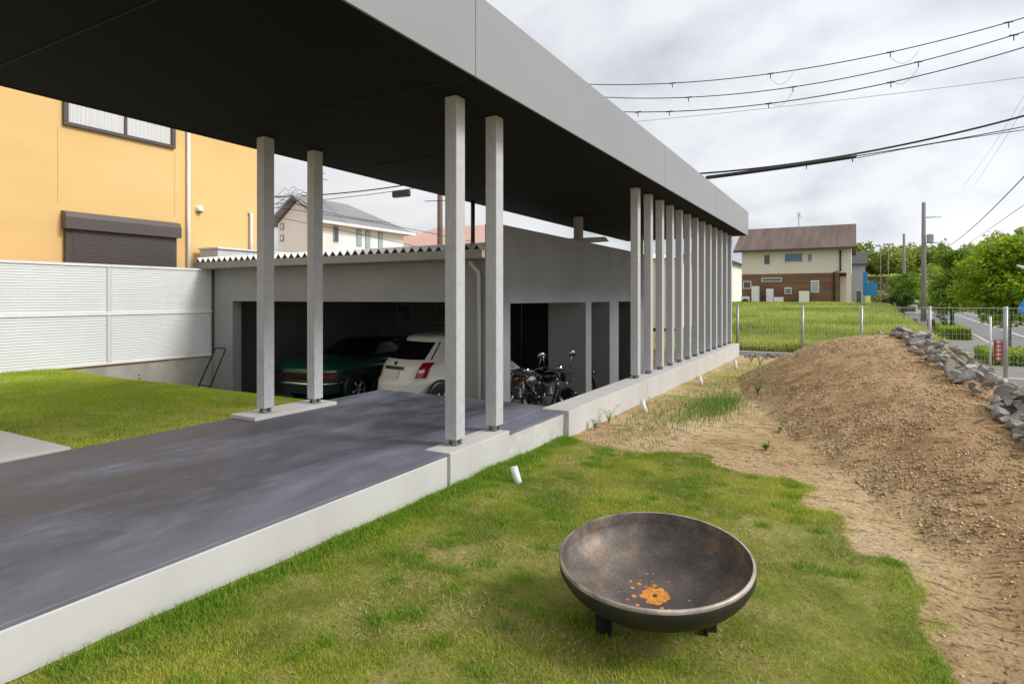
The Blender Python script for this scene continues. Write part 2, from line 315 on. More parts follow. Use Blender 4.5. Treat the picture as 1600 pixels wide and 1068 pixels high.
gy = np.concatenate([np.linspace(-60, 0, 10), np.arange(.5, 7.7, .045), np.arange(7.75, 17.4, .07), [17.44, 17.46], np.linspace(17.8, 60, 90), np.linspace(62, 160, 50), np.linspace(170, 900, 16)])
GX, GY = np.meshgrid(gx, gy); GZ = Gz(GX, GY)
poly = [(-2.5, 5.95), (-2.57, 5.83), (-2.03, 5.58), (-1.7, 5.66), (-1.35, 5.82), (-1.05, 5.5), (-.76, 5.32), (-.5, 5.34), (-.29, 5.25), (-.33, 4.9), (-.29, 4.56), (-.12, 4.62), (-.04, 4.5), (-.05, 4.2), (0, 3.86), (.12, 3.98), (.25, 3.87), (.3, 3.5), (.24, 3.15), (.33, 2.81), (.42, 2.3), (.5, 0), (.5, -3), (-2.9, -3), (-2.9, 5.95)]
def inpoly(X, Y, P):
    r = np.zeros(np.shape(X), bool); n_ = len(P)
    for i in range(n_):
        (x1, y1), (x2, y2) = P[i], P[(i+1) % n_]
        if y1 == y2: continue
        c_ = ((y1 > Y) != (y2 > Y)) & (X < (x2-x1)*(Y-y1)/(y2-y1)+x1); r ^= c_
    return r
turf = np.zeros(GX.shape)
for dx_ in (-.06, 0, .06):
    for dy_ in (-.06, 0, .06): turf += inpoly(GX+dx_, GY+dy_, poly)/9
turf = np.where(((GX < -5.4) & (GX > -12)) | (GY > 17.5) & (GX > -15), 1, turf)
turf = np.maximum(turf, .62*(GX > -2.7)*(GX < -1.3)*(GY > 6.2)*(GY < 16)*sst(.48, .62, fbm(GX, GY, .9))*(GX < np.interp(GY, fY, fXv)-.1))
cxg, fxg = np.interp(GY, cY, cXv), np.interp(GY, fY, fXv)
damp = sst(.0, .5, GX-fxg+.25*(fbm(GX, GY, 1.3)-.5))*(1-.75*sst(9.0, 12, GY))*(.65+.5*(fbm(GX+9, GY, .7)-.3))
ni, nj = GX.shape; idx = np.arange(ni*nj).reshape(ni, nj)
Fq = np.stack([idx[:-1, :-1], idx[:-1, 1:], idx[1:, 1:], idx[1:, :-1]], -1).reshape(-1, 4)
g = npmesh('ground', np.stack([GX, GY, GZ], -1).reshape(-1, 3), Fq, M['soil'], smooth=True, k=4, attr={'turf': turf.ravel(), 'damp': np.clip(damp, 0, 1).ravel()})
tag(g, kind='structure')

# ---------------- grass ----------------
def blades(name, X, Y, Z, h, wd, m, lean=.5, segs=1):
    n_ = len(X); a = rng.random(n_)*2*np.pi; ux, uy = np.cos(a)*wd/2, np.sin(a)*wd/2
    b_ = rng.random(n_)*2*np.pi; ln = rng.random(n_)*lean*h; lx, ly = np.cos(b_)*ln, np.sin(b_)*ln
    if segs == 1:
        V = np.stack([np.stack([X-ux, Y-uy, Z-.004], -1), np.stack([X+ux, Y+uy, Z-.004], -1), np.stack([X+lx, Y+ly, Z+h], -1)], 1).reshape(-1, 3)
        return npmesh(name, V, np.arange(3*n_).reshape(-1, 3), m)
    V = np.stack([np.stack([X-ux, Y-uy, Z-.004], -1), np.stack([X+ux, Y+uy, Z-.004], -1), np.stack([X+ux*.8+lx*.35, Y+uy*.8+ly*.35, Z+h*.6], -1), np.stack([X-ux*.8+lx*.35, Y-uy*.8+ly*.35, Z+h*.6], -1), np.stack([X+lx, Y+ly, Z+h*.95], -1)], 1).reshape(-1, 3)
    i = np.arange(n_)*5
    Fc = np.concatenate([np.stack([i, i+1, i+2], -1), np.stack([i, i+2, i+3], -1), np.stack([i+3, i+2, i+4], -1)])
    return npmesh(name, V, Fc, m)
n0 = 760000
X = rng.uniform(-2.68, .55, n0); Y = .9+5.2*rng.random(n0)**1.15
k = inpoly(X+.16*(fbm(X, Y, 5)-.5)*2+rng.normal(0, .025, n0), Y+.20*(fbm(X+5, Y, 5)-.5)*2+rng.normal(0, .025, n0), poly) & (X/Y > -2.9)
thin = fbm(X+3, Y+8, 1.1, 5)+.25*(fbm(X, Y, 7)-.5)
k &= (rng.random(n0) < (.12+.88*sst(.38, .53, thin))*(.25+.75*sst(.30, .42, fbm(X, Y, 8, 2))))
X, Y = X[k], Y[k]; edge = np.exp(-(X+2.68)/.10)
h = (.007+.014*rng.random(len(X)))*(.6+.9*fbm(X, Y, 2.5))
tag(blades('lawn_grass', X, Y, Gz(X, Y), h, .0034, M['lawn'], 1.6), 'short yellow green lawn grass around the steel fire bowl', 'grass', kind='stuff')
n0 = 60000; Y = 1.1+4.7*rng.random(n0); X = -2.66+np.abs(rng.normal(0, .10, n0)); k = rng.random(n0) < .25+sst(.4, .6, fbm(Y*2, Y*0, 1.5)); X, Y = X[k], Y[k]
h = (.012+.052*rng.random(len(X))**1.6)*(.4+1.1*fbm(Y, Y*0+2, 1.4))*(1-.5*sst(0, .25, X+2.66))
tag(blades('border_grass', X, Y, Gz(X, Y), h, .004, M['lawn_deep'], .9, 2), 'longer deep green grass growing along the foot of the terrace kerb', 'grass', kind='stuff')
n0 = 15000; X = rng.uniform(-1.9, .35, n0)+rng.normal(0, .02, n0); Y = rng.uniform(3.0, 5.9, n0)+rng.normal(0, .02, n0)
inn = inpoly(X, Y, poly); ou = inpoly(X+.11, Y+.11, poly) & inpoly(X+.02, Y+.16, poly) & inpoly(X+.16, Y, poly); k = inn & ~ou; X, Y = X[k], Y[k]
tag(blades('lawn_edge_grass', X, Y, Gz(X, Y), .010+.028*rng.random(len(X)), .004, M['lawn_deep'], 1.4, 2), 'tufted grass creeping over the bare soil at the edge of the lawn', 'grass', kind='stuff')
n0 = 300000; X = rng.uniform(-11.7, -5.46, n0); Y = 2.2+5.6*rng.random(n0); k = (Y > 2.47) & (X/Y > -2.9) & (rng.random(n0) < .45+.6*sst(.35, .55, fbm(X, Y, .9)))
X, Y = X[k], Y[k]; near = np.exp((-11.7-X)/.25)*(Y < 5.6)
tag(blades('side_lawn_grass', X, Y, Gz(X, Y), .012+.014*rng.random(len(X))+.10*near*rng.random(len(X)), .007, M['side_lawn'], 1.6), 'bright green lawn grass between the white screen fence and the terrace', 'grass', kind='stuff')
n0 = 150000; Y = 17.5+50*rng.random(n0)**1.6; X = rng.uniform(-.20, .09, n0)*Y+rng.normal(0, .3, n0); xe = np.interp(Y, [17.4, 25, 40, 60], [2.0, 1.7, 1.6, 2.4]); k = (X < xe+.8) & (Y < 59.3)
X, Y = X[k], Y[k]
tag(blades('meadow_grass', X, Y, Gz(X, Y), (.12+.30*rng.random(len(X)))*(.5+fbm(X, Y, .35)), .018+.0008*Y, M['meadow'], .8, 2), 'tall bright green grass filling the vacant plot behind the mesh fence', 'grass', kind='stuff')
# scattered coarser tufts and dead straw in the lawn
cxs = rng.uniform(-2.5, .3, 150); cys = 1.2+4.6*rng.random(150); X = np.repeat(cxs, 130)+rng.normal(0, .035, 150*130); Y = np.repeat(cys, 130)+rng.normal(0, .035, 150*130)
k = inpoly(X, Y, poly); X, Y = X[k], Y[k]
tag(blades('lawn_tufts', X, Y, Gz(X, Y), .015+.022*rng.random(len(X)), .0038, M['lawn_deep'], 1.3, 2), 'coarser green tufts scattered through the short lawn', 'grass', kind='stuff')
M['straw'] = leafmat('dead_straw', [(.22, .15, .07), (.42, .33, .17), (.66, .56, .34)], .2)
n0 = 60000; X = rng.uniform(-2.66, .4, n0); Y = 1+4.9*rng.random(n0)**1.2; k = inpoly(X, Y, poly) & (rng.random(n0) < sst(.45, .62, fbm(X+30, Y+11, 2.2, 4))); X, Y = X[k], Y[k]
tag(blades('lawn_straw', X, Y, Gz(X, Y)+.006, .004+.012*rng.random(len(X)), .0035, M['straw'], 3.5), 'dead straw coloured thatch showing between the green lawn blades', 'grass', kind='stuff')
# sparse weeds over the bare soil: patch of tufts
def patch(name, cx, cy, rx, ry, n_, h0, label, m=M['weed'], wd=.008):
    X = rng.normal(cx, rx, n_); Y = rng.normal(cy, ry, n_); k = X > KX+.02; X, Y = X[k], Y[k]
    return tag(blades(name, X, Y, Gz(X, Y), h0*(.4+.8*rng.random(len(X))), wd, m, .9, 2), label, 'grass', kind='stuff')
patch('sparse_grass', -2.0, 7.6, .26, .9, 1100, .055, 'sparse green and straw coloured grass on the soil beside the kerb wall')
patch('sparse_grass', -2.0, 11.5, .3, 2.2, 3000, .05, 'thin straw and green grass on the soil beside the far kerb wall under the thirteen columns', M['meadow'])
patch('weed_patch', -1.62, 8.6, .16, .55, 1300, .12, 'bushy green weeds at the foot of the soil mound')

# clods and pebbles on the soil
n0 = 110000; X = rng.uniform(-2.4, 1.6, n0); Y = 1.8+11*rng.random(n0)**1.3
k = ~inpoly(X, Y, poly) & (X/Y < .3) & (rng.random(n0) < .1+.9*sst(.38, .6, fbm(X, Y, 1.8, 4))) & (rng.random(n0) < .06+.94*(X > np.interp(Y, fY, fXv)))
X, Y = X[k], Y[k]; s = .003+.012*rng.random(len(X))**2.2
oc = np.array([(1, 0, 0), (-1, 0, 0), (0, 1, 0), (0, -1, 0), (0, 0, .7), (0, 0, -.7)], float)
V = np.stack([X, Y, Gz(X, Y)+s*.25], -1)[:, None, :]+oc[None]*s[:, None, None]*rng.uniform(.6, 1.4, (len(X), 6, 1))
of = np.array([(0, 2, 4), (2, 1, 4), (1, 3, 4), (3, 0, 4), (2, 0, 5), (1, 2, 5), (3, 1, 5), (0, 3, 5)])
Fc = (np.arange(len(X))[:, None, None]*6+of[None]).reshape(-1, 3)
M['clod'] = leafmat('soil_clods', [(.20, .125, .06), (.34, .225, .115), (.46, .32, .17), (.58, .43, .26)], 0)
tag(npmesh('soil_clods', V.reshape(-1, 3), Fc, M['clod']), 'crumbs and pebbles scattered over the bare sandy mound', 'soil crumbs', kind='stuff')

# ---------------- terrace, kerb walls ----------------
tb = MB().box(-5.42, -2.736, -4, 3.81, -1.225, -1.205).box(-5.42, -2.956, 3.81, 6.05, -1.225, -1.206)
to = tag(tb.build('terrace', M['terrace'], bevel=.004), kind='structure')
tb = MB().box(-5.40, -2.96, -4, 6.03, -2.4, -1.227); tag(tb.build('terrace_base', M['concrete'], bevel=.01), kind='structure')
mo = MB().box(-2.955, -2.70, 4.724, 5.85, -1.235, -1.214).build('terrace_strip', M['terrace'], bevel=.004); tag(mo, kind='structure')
kw = empty('kerb_wall', (KX, 6, -1.6), 'long pale concrete kerb wall running beside the lawn under the columns', 'kerb wall')
def par(o): o.location = Vector(o.location)-kw.location; return o
par(MB().box(-2.93, -2.73, -4, 3.80, -1.8, -1.2265).build('near_kerb', M['concrete'], kw, .006))
par(MB().box(-2.955, -2.705, 3.803, 4.72, -1.8, -1.198).build('column_plinth', M['concrete'], kw, .006))
# worn kerb stretch beside the plinth: uneven top and face
V = []; ys = np.linspace(4.722, 5.85, 40); zs = np.linspace(-1.8, -1.238, 14)
for i, y in enumerate(ys):
    for z in zs:
        V.append((-2.70+.025*(fbm(y*3, z*3, 3)-.5)+.012*math.sin(y*9), y, z))
    V.append((-2.76, y, -1.2375))
nz_ = len(zs)+1
wb = MB().add(V, [(i*nz_+j, (i+1)*nz_+j, (i+1)*nz_+j+1, i*nz_+j+1) for i in range(39) for j in range(nz_-1)], False)
wb.box(-2.95, -2.735, 4.725, 5.85, -1.8, -1.2385)
par(wb.build('worn_kerb', M['concrete'], kw))
fk = MB().box(-2.955, KX, 5.852, 8.62, -1.9, -1.197).box(-2.955, KX, 8.628, 16.72, -1.9, -1.197)
par(fk.build('long_kerb', M['concrete'], kw, .008))
fl = tag(MB().box(-11.86, -2.96, 6.06, 16.8, -2.42, -2.2).build('garage_floor', mat('floor_concrete', (.16, .16, .165), .5, (.12, .12, .125), 1.2, 6)), kind='structure')
dv = tag(MB().box(-10.6, -5.47, -4, 2.46, -1.35, -1.195).build('driveway_slab', M['concrete'], bevel=.008), kind='structure')
pl = tag(MB().box(-5.47, -5.09, 3.88, 4.95, -1.4, -1.170).build('column_plinth', M['concrete'], bevel=.006), 'pale concrete plinth strip under the two left porch columns', 'plinth')

# ---------------- the building ----------------
H = empty('garage_house', (-5.7, 8, -2.2), 'modern dark soffit canopy and grey rendered garage with slender grey columns', 'building')
def hp(o):
    o.location = Vector(o.location)-H.location if o.parent is H else o.location; return o
SOF = 1.63; TOP = 2.24
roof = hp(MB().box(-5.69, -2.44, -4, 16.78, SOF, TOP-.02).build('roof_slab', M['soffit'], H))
ys = [-4, 3.72, 8.8, 12.6, 16.8]
for a_, b_ in zip(ys[:-1], ys[1:]):
    fo = MB()
    if b_ < 16: fo.box(-2.438, -2.42, a_+.004, b_-.004, SOF-.006, TOP)
    else:
        q = [(a_+.004, SOF-.006), (b_, SOF-.006), (b_, TOP-.09), (b_-.03, TOP-.02), (b_-.09, TOP), (a_+.004, TOP)]
        fo.prism(q, -2.438, -2.42, 'x')
    fo.build('fascia_panel', M['fascia'], roof)
MB().box(-5.69, -2.42, 16.782, 16.80, SOF-.006, TOP-.03).build('end_fascia', M['fascia'], roof)
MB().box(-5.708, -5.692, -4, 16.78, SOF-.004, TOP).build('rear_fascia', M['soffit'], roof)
jm = mat('joint_dark', (.010, .010, .010), .8)
for y in (1.9, 3.72, 5.6, 7.4, 9.2, 11, 12.8, 14.6): MB().box(-5.6, -2.5, y, y+.012, SOF-.005, SOF-.001).build('joint_strip', jm, roof)
def column(x0, y0, zb=-1.15):
    c_ = MB().box(x0, x0+.115, y0, y0+.125, zb, SOF-.001).build('column', M['column'], H, .006); hp(c_)
    br = MB().box(x0+.012, x0+.10, y0+.015, y0+.11, zb-.05, zb-.042)
    for dx_ in (.018, .078):
        for dy_ in (.02, .085): br.box(x0+dx_, x0+dx_+.018, y0+dy_, y0+dy_+.022, zb-.042, zb-.001)
    for dx_ in (.03, .085): br.tube([(x0+dx_, y0+.004, zb-.03), (x0+dx_, y0+.018, zb-.03)], .008, 6)
    br.box(x0+.045, x0+.07, y0+.03, y0+.095, zb-.042, zb-.001)
    br.build('base_bracket', M['steel'], c_)
for i, y in enumerate((3.99, 4.61)): column(-2.895, y, -1.148)
for y in (4.05, 4.70): column(-5.29, y, -1.12)
for i in range(13): column(-2.895, 8.66+.645*i, -1.147)
YG = 7.9; XI = -4.77
fw = MB().box(-11.86, -11.06, YG, YG+.2, -2.25, .60).box(-11.06, -5.50, YG, YG+.2, -.07, .60).box(-5.50, XI-.001, YG, YG+.2, -2.25, .60)
hp(fw.build('front_wall', M['render'], H))
# side wall facing the aisle with three tall openings, sloping up to the gap under the roof
sw = MB(); T0 = 1.14; OT = -.09
ops = [(8.34, 11.45), (11.75, 12.83), (13.42, 14.9)]
sw.box(XI-.2, XI, YG+.001, 15.7, OT, T0)
yy = YG+.001
for a_, b_ in ops:
    sw.box(XI-.2, XI, yy, a_, -2.25, OT-.0005); yy = b_
sw.box(XI-.2, XI, yy, 15.7, -2.25, OT-.0005)
hp(sw.build('side_wall', M['render'], H))
hp(MB().box(-5.62, XI-.201, 11.45, 11.62, -2.25, OT).build('partition', M['render'], H))
hp(MB().box(-5.2, XI-.201, 12.83, 13.0, -2.25, OT).build('partition', M['render'], H))
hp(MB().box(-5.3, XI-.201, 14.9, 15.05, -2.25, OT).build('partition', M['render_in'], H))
hp(MB().box(XI-.16, XI-.04, YG+.03, YG+.16, T0+.001, SOF-.001).build('wall_post', M['soffit'], H))
hp(MB().box(XI-.16, XI-.02, 11.2, 11.36, T0+.001, SOF-.001).build('wall_post', M['render'], H))
hp(MB().box(XI-.16, XI-.02, 15.2, 15.36, T0+.001, SOF-.001).build('wall_post', M['render'], H))
hp(MB().tube([(-5.6, 8.52, .8), (-5.6, 8.52, SOF-.001)], .036, 8).build('roof_post', M['black_metal'], H))
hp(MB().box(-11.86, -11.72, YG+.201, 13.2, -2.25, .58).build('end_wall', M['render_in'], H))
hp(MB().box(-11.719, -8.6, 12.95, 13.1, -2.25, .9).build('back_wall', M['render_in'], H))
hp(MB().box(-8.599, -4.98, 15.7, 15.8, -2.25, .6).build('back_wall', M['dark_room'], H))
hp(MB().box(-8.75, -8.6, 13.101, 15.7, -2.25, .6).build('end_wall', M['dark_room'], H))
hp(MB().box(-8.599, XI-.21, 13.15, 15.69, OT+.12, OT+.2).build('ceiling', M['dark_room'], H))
# folded plate roof rising away from the gutter
nt_ = 40; x0 = -11.95; pitch = (XI-.12-x0)/nt_; prof = [(x0, 0)]
for i in range(nt_): prof += [(x0+pitch*(i+.5), .105), (x0+pitch*(i+1), 0)]
y0, y1, zg, sl = 7.66, 13.1, .725, .105
V = []
for (x, z) in prof: V += [(x, y0, z+zg), (x, y1, z+zg+sl*(y1-y0))]
for (x, z) in prof: V += [(x, y0, z+zg-.012), (x, y1, z+zg-.012+sl*(y1-y0))]
npf = len(prof); o_ = 2*npf
Fc = [(2*i, 2*i+2, 2*i+3, 2*i+1) for i in range(npf-1)]+[(o_+2*i, o_+2*i+1, o_+2*i+3, o_+2*i+2) for i in range(npf-1)]+[(2*i, o_+2*i, o_+2*i+2, 2*i+2) for i in range(npf-1)]
cr_ = hp(MB().add(V, Fc).build('folded_roof', M['roofsheet'], H))
cl = MB()
for i in range(nt_):
    a_ = x0+pitch*i+.014; b_ = x0+pitch*(i+1)-.014; cl.prism([(a_, zg-.008), (b_, zg-.008), ((a_+b_)/2, zg+.085)], y0+.03, y0+.04)
cl.build('ridge_closure', M['roofhole'], cr_)
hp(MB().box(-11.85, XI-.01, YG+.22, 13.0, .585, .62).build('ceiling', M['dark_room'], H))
gu = MB().prism([(7.62, .73), (7.62, .60), (7.66, .585), (7.895, .585), (7.895, .60), (7.64, .612), (7.64, .73)], -11.95, -4.86, 'x')
hp(gu.build('gutter', M['gutter'], H))
dp = MB().tube([(-5.14, 7.75, .585), (-5.14, 7.76, .52), (-5.06, 7.84, .40), (-5.05, 7.85, .34), (-5.05, 7.85, -2.19)], .033, 12)
hp(dp.build('downpipe', mat('pipe_grey', (.42, .42, .42), .4), H))
hp(MB().tube([(-11.66, 7.87, .58), (-11.66, 7.87, -1.15)], .014, 6).build('conduit', M['black_metal'], H))
for (x, y, wd, hh) in ((-9.45, 488, .5, .45), (-10.7, 486, .55, .5)):
    z = (465-y)/660*12.9
    f_ = tag(MB().box(x-wd/2, x+wd/2, 12.90, 12.945, z-hh/2, z+hh/2).build('picture_frame', mat('frame_pale', (.16, .16, .15), .5)), ('framed dark picture on the back wall seen between the two left porch columns' if x > -10 else 'framed picture on the back wall left of the nearer left porch column'), 'picture')
    MB().box(x-wd/2+.04, x+wd/2-.04, 12.893, 12.899, z-hh/2+.04, z+hh/2-.04).build('print', mat('print_dark', (.03, .03, .035), .3, (.12, .12, .12), 6), f_)
sh = empty('garage_shelf', (-10.9, 9.6, -2.2), 'thin metal framed work shelf at the left end of the garage', 'shelf')
fr = MB()
for x in (-.45, .45):
    for y in (-.5, .5): fr.tube([(x, y, 0), (x, y, 1.12)], .014, 6)
for z in (.62, 1.1):
    fr.tube([(-.45, -.5, z), (-.45, .5, z)], .012, 6); fr.tube([(.45, -.5, z), (.45, .5, z)], .012, 6)
    fr.tube([(-.45, -.5, z), (.45, -.5, z)], .012, 6); fr.tube([(-.45, .5, z), (.45, .5, z)], .012, 6)
fr.build('frame', M['steel'], sh)
sh.location.y = 12.3
MB().box(-.44, .44, -.49, .49, 1.113, 1.135).build('shelf_board', M['dark_room'], sh); MB().box(-.44, .44, -.49, .49, .632, .65).build('shelf_board', M['dark_room'], sh)

# ---------------- cars ----------------
class Body:
    def __init__(s, zs, yr, yf, hw, n=3.2): s.zs, s.yr, s.yf, s.hw, s.n = zs, yr, yf, hw, n
    def par(s, z): return np.interp(z, s.zs, s.yr), np.interp(z, s.zs, s.yf), np.interp(z, s.zs, s.hw)
    def rear(s, x, z, off=0):
        a, b, w_ = s.par(z); t_ = min(abs(x)/w_, .999); return Vector((x, (a+b)/2-(b-a)/2*(1-t_**s.n)**(1/s.n)-off, z))
    def side(s, y, z, off=0, sg=1):
        a, b, w_ = s.par(z); t_ = min(abs(y-(a+b)/2)/((b-a)/2), .999); return Vector((sg*(w_*(1-t_**s.n)**(1/s.n)+off), y, z))
    def build(s, name, m, parent, nz=34, na=96, wheels=()):
        zz = np.linspace(s.zs[0], s.zs[-1], nz); V = []; Fc = []
        for z in zz:
            a, b, w_ = s.par(z)
            for k in range(na):
                t_ = k*2*math.pi/na; sx, cx_ = math.sin(t_), math.cos(t_)
                V.append((w_*math.copysign(abs(sx)**(2/s.n), sx), (a+b)/2-(b-a)/2*math.copysign(abs(cx_)**(2/s.n), cx_), z))
        for i in range(nz-1):
            for k in range(na): Fc.append((i*na+k, i*na+(k+1) % na, (i+1)*na+(k+1) % na, (i+1)*na+k))
        mb = MB().add(V, Fc, True); mb.add(V[-na:], [tuple(range(na))], True); mb.add(V[:na], [tuple(range(na))], False)
        return mb.build(name, m, parent)
    def rp(s, z0, z1, xa, xb, off=.004, nx=12, nz=8, depth=.02):
        V = []
        for i in range(nz+1):
            u = i/nz; z = z0+(z1-z0)*u; x0_ = xa(u) if callable(xa) else xa; x1_ = xb(u) if callable(xb) else xb
            for j in range(nx+1): V.append(s.rear(x0_+(x1_-x0_)*j/nx, z, off))
        return MB().add(V, [(i*(nx+1)+j, i*(nx+1)+j+1, (i+1)*(nx+1)+j+1, (i+1)*(nx+1)+j) for i in range(nz) for j in range(nx)], True)
    def sp(s, z0, z1, ya, yb, sg=1, off=.004, nx=14, nz=6):
        V = []
        for i in range(nz+1):
            u = i/nz; z = z0+(z1-z0)*u; a_ = ya(u) if callable(ya) else ya; b_ = yb(u) if callable(yb) else yb
            for j in range(nx+1): V.append(s.side(a_+(b_-a_)*j/nx, z, off, sg))
        return MB().add(V, [(i*(nx+1)+j, i*(nx+1)+j+1, (i+1)*(nx+1)+j+1, (i+1)*(nx+1)+j) for i in range(nz) for j in range(nx)], True)
tyre = mat('tyre', (.012, .012, .012), .8); rim = mat('alloy_rim', (.45, .45, .45), .3, metal=.8); chrome = mat('chrome', (.75, .75, .75), .12, metal=1)
def wheel(parent, x, y, r=.29, sg=1):
    Mx = Matrix.Translation((x, y, r)) @ Matrix.Rotation(math.pi/2*sg, 4, 'Y')
    a = MB().lathe([(r+.075, -.03), (r+.075, .006), (r-.02, .008), (0, .008)], 40, Matrix.Translation((x, y, r+.015)) @ Matrix.Rotation(math.pi/2*sg, 4, 'Y')).build('wheel_arch', M['black_metal'], parent)
    wv = bpy.data.objects.new('wheel', None); link(wv, parent)
    MB().lathe([(r*.62, .015), (r*.9, .03), (r, .0), (r, -.14), (r*.6, -.14)], 36, Mx).build('tyre', tyre, wv)
    q = MB().lathe([(r*.62, .018), (r*.58, 0), (r*.1, .012), (0, .014)], 36, Mx)
    for k in range(5):
        a_ = k*2*math.pi/5; q.tube([Mx @ Vector((math.cos(a_)*r*.1, math.sin(a_)*r*.1, .02)), Mx @ Vector((math.cos(a_)*r*.6, math.sin(a_)*r*.6, .02))], .022, 6)
    q.build('rim', rim, wv)
car = empty('hatchback_car', (-7.64, 8.70, -2.2), 'small white rounded hatchback parked rear first view in the garage', 'car')
car.rotation_euler = (0, 0, R(-11)); car['label'] = 'small white rounded hatchback with red tail lights parked in the garage'
B = Body([.17, .25, .42, .60, .645, .66, .90, 1.0, 1.36, 1.40, 1.44, 1.475, 1.50], [.10, .03, 0, .02, .03, .07, .17, .25, .72, .69, .76, .95, 1.3], [3.4, 3.5, 3.53, 3.46, 3.44, 3.43, 3.0, 2.75, 2.08, 2.0, 1.9, 1.75, 1.5], [.74, .79, .82, .825, .825, .82, .79, .745, .575, .56, .53, .46, .30], 2.9)
wp = mat('white_car_paint', (.74, .71, .65), .3, coat=.6)
B.build('body', wp, car)
dg = mat('dark_glass', (.008, .008, .009), .06); rl = mat('tail_red', (.30, .006, .012), .15, coat=.5)
B.rp(1.03, 1.345, lambda u: -(.60-.10*u), lambda u: .60-.10*u, .006).build('rear_window', dg, car)
for sg in (-1, 1):
    xs = (lambda u: .51+.03*u, lambda u: .635+.02*u) if sg > 0 else (lambda u: -.635-.02*u, lambda u: -.51-.03*u)
    tl = B.rp(.70, .985, xs[0], xs[1], .014).build('tail_light', rl, car)
    B.rp(.80, .85, sg*.535 if sg > 0 else -.605, sg*.605 if sg > 0 else -.535, .019, 4, 3).build('reversing_lens', mat('lens_white', (.8, .78, .75), .15), tl)
    B.rp(.30, .47, sg*.70-.012, sg*.70+.012, .006, 3, 3).build('bumper_slit', M['black_metal'], car)
    B.sp(1.03, 1.33, lambda u: 1.05+.15*u, lambda u: 1.60+.02*u, sg).build('side_window', dg, car); B.sp(1.03, 1.33, lambda u: 1.67, lambda u: 2.55-.5*u, sg).build('side_window', dg, car)
    for y in (.62, 2.86): wheel(car, sg*.815, y, .29, sg)
B.rp(.845, .905, -.27, .27, .012, 12, 3).build('boot_handle', M['black_metal'], car)
pn = B.rp(.70, .835, -.19, .19, .016, 8, 4).build('number_plate', mat('plate_white', (.62, .62, .60), .4), car)
B.rp(.655, .662, -.40, .40, .003, 16, 1).build('bumper_seam', M['black_metal'], car)
e_ = MB()
p0 = B.rear(0, .955, .012); e_.lathe([(.001, .02), (.032, .016), (.04, 0)], 20, Matrix.Translation(p0) @ Matrix.Rotation(R(75), 4, 'X')); e_.build('boot_button', M['black_metal'], car)
wv_ = MB().tube([B.rear(-.05, 1.035, .012), B.rear(-.30, 1.10, .014), B.rear(-.42, 1.13, .012)], .008, 6).build('rear_wiper', M['black_metal'], car)

car2 = empty('coupe_car', (-9.85, 8.42, -2.2), 'dark green classic coupe with chrome bumper parked beside the white hatchback', 'car')
gp = mat('green_car_paint', (.005, .046, .035), .25, coat=.8)
B2 = Body([.24, .30, .45, .62, .74, .78, .86, .93, .965], [.16, .10, .05, .02, 0, .03, .14, .50, 1.0], [4.1, 4.18, 4.22, 4.22, 4.2, 4.18, 4.1, 3.8, 3.2], [.76, .80, .835, .84, .84, .83, .80, .74, .66], 4.2)
B2.build('body', gp, car2)
B3 = Body([.90, .98, 1.20, 1.26, 1.29], [.95, 1.12, 1.55, 1.72, 1.95], [3.15, 3.0, 2.6, 2.45, 2.2], [.70, .67, .56, .50, .36], 3.6)
B3.build('cabin', mat('vinyl_black', (.006, .007, .007), .35), car2)
B3.rp(.97, 1.19, -.5, .5, .005).build('rear_window', dg, car2)
B2.rp(.555, .655, -.76, .76, .010, 24, 3).build('tail_panel', mat('panel_dark', (.05, .006, .008), .25), car2)
for a_, b_ in ((-.74, -.42), (.42, .74)): B2.rp(.57, .64, a_, b_, .018, 8, 3).build('tail_light', rl, car2)
B2.rp(.70, .725, -.80, .80, .014, 24, 2).build('chrome_trim', chrome, car2)
bm_ = MB()
for zz_ in (.475,): bm_.tube([B2.rear(x, zz_, .05) for x in np.linspace(-.8, .8, 21)], .034, 8)
bm_.build('bumper', chrome, car2)
for sg in (-1, 1):
    for y in (.94, 3.3): wheel(car2, sg*.83, y, .30, sg)
    B2.sp(.50, .515, 1.3, 2.9, sg, .006).build('side_trim', chrome, car2)

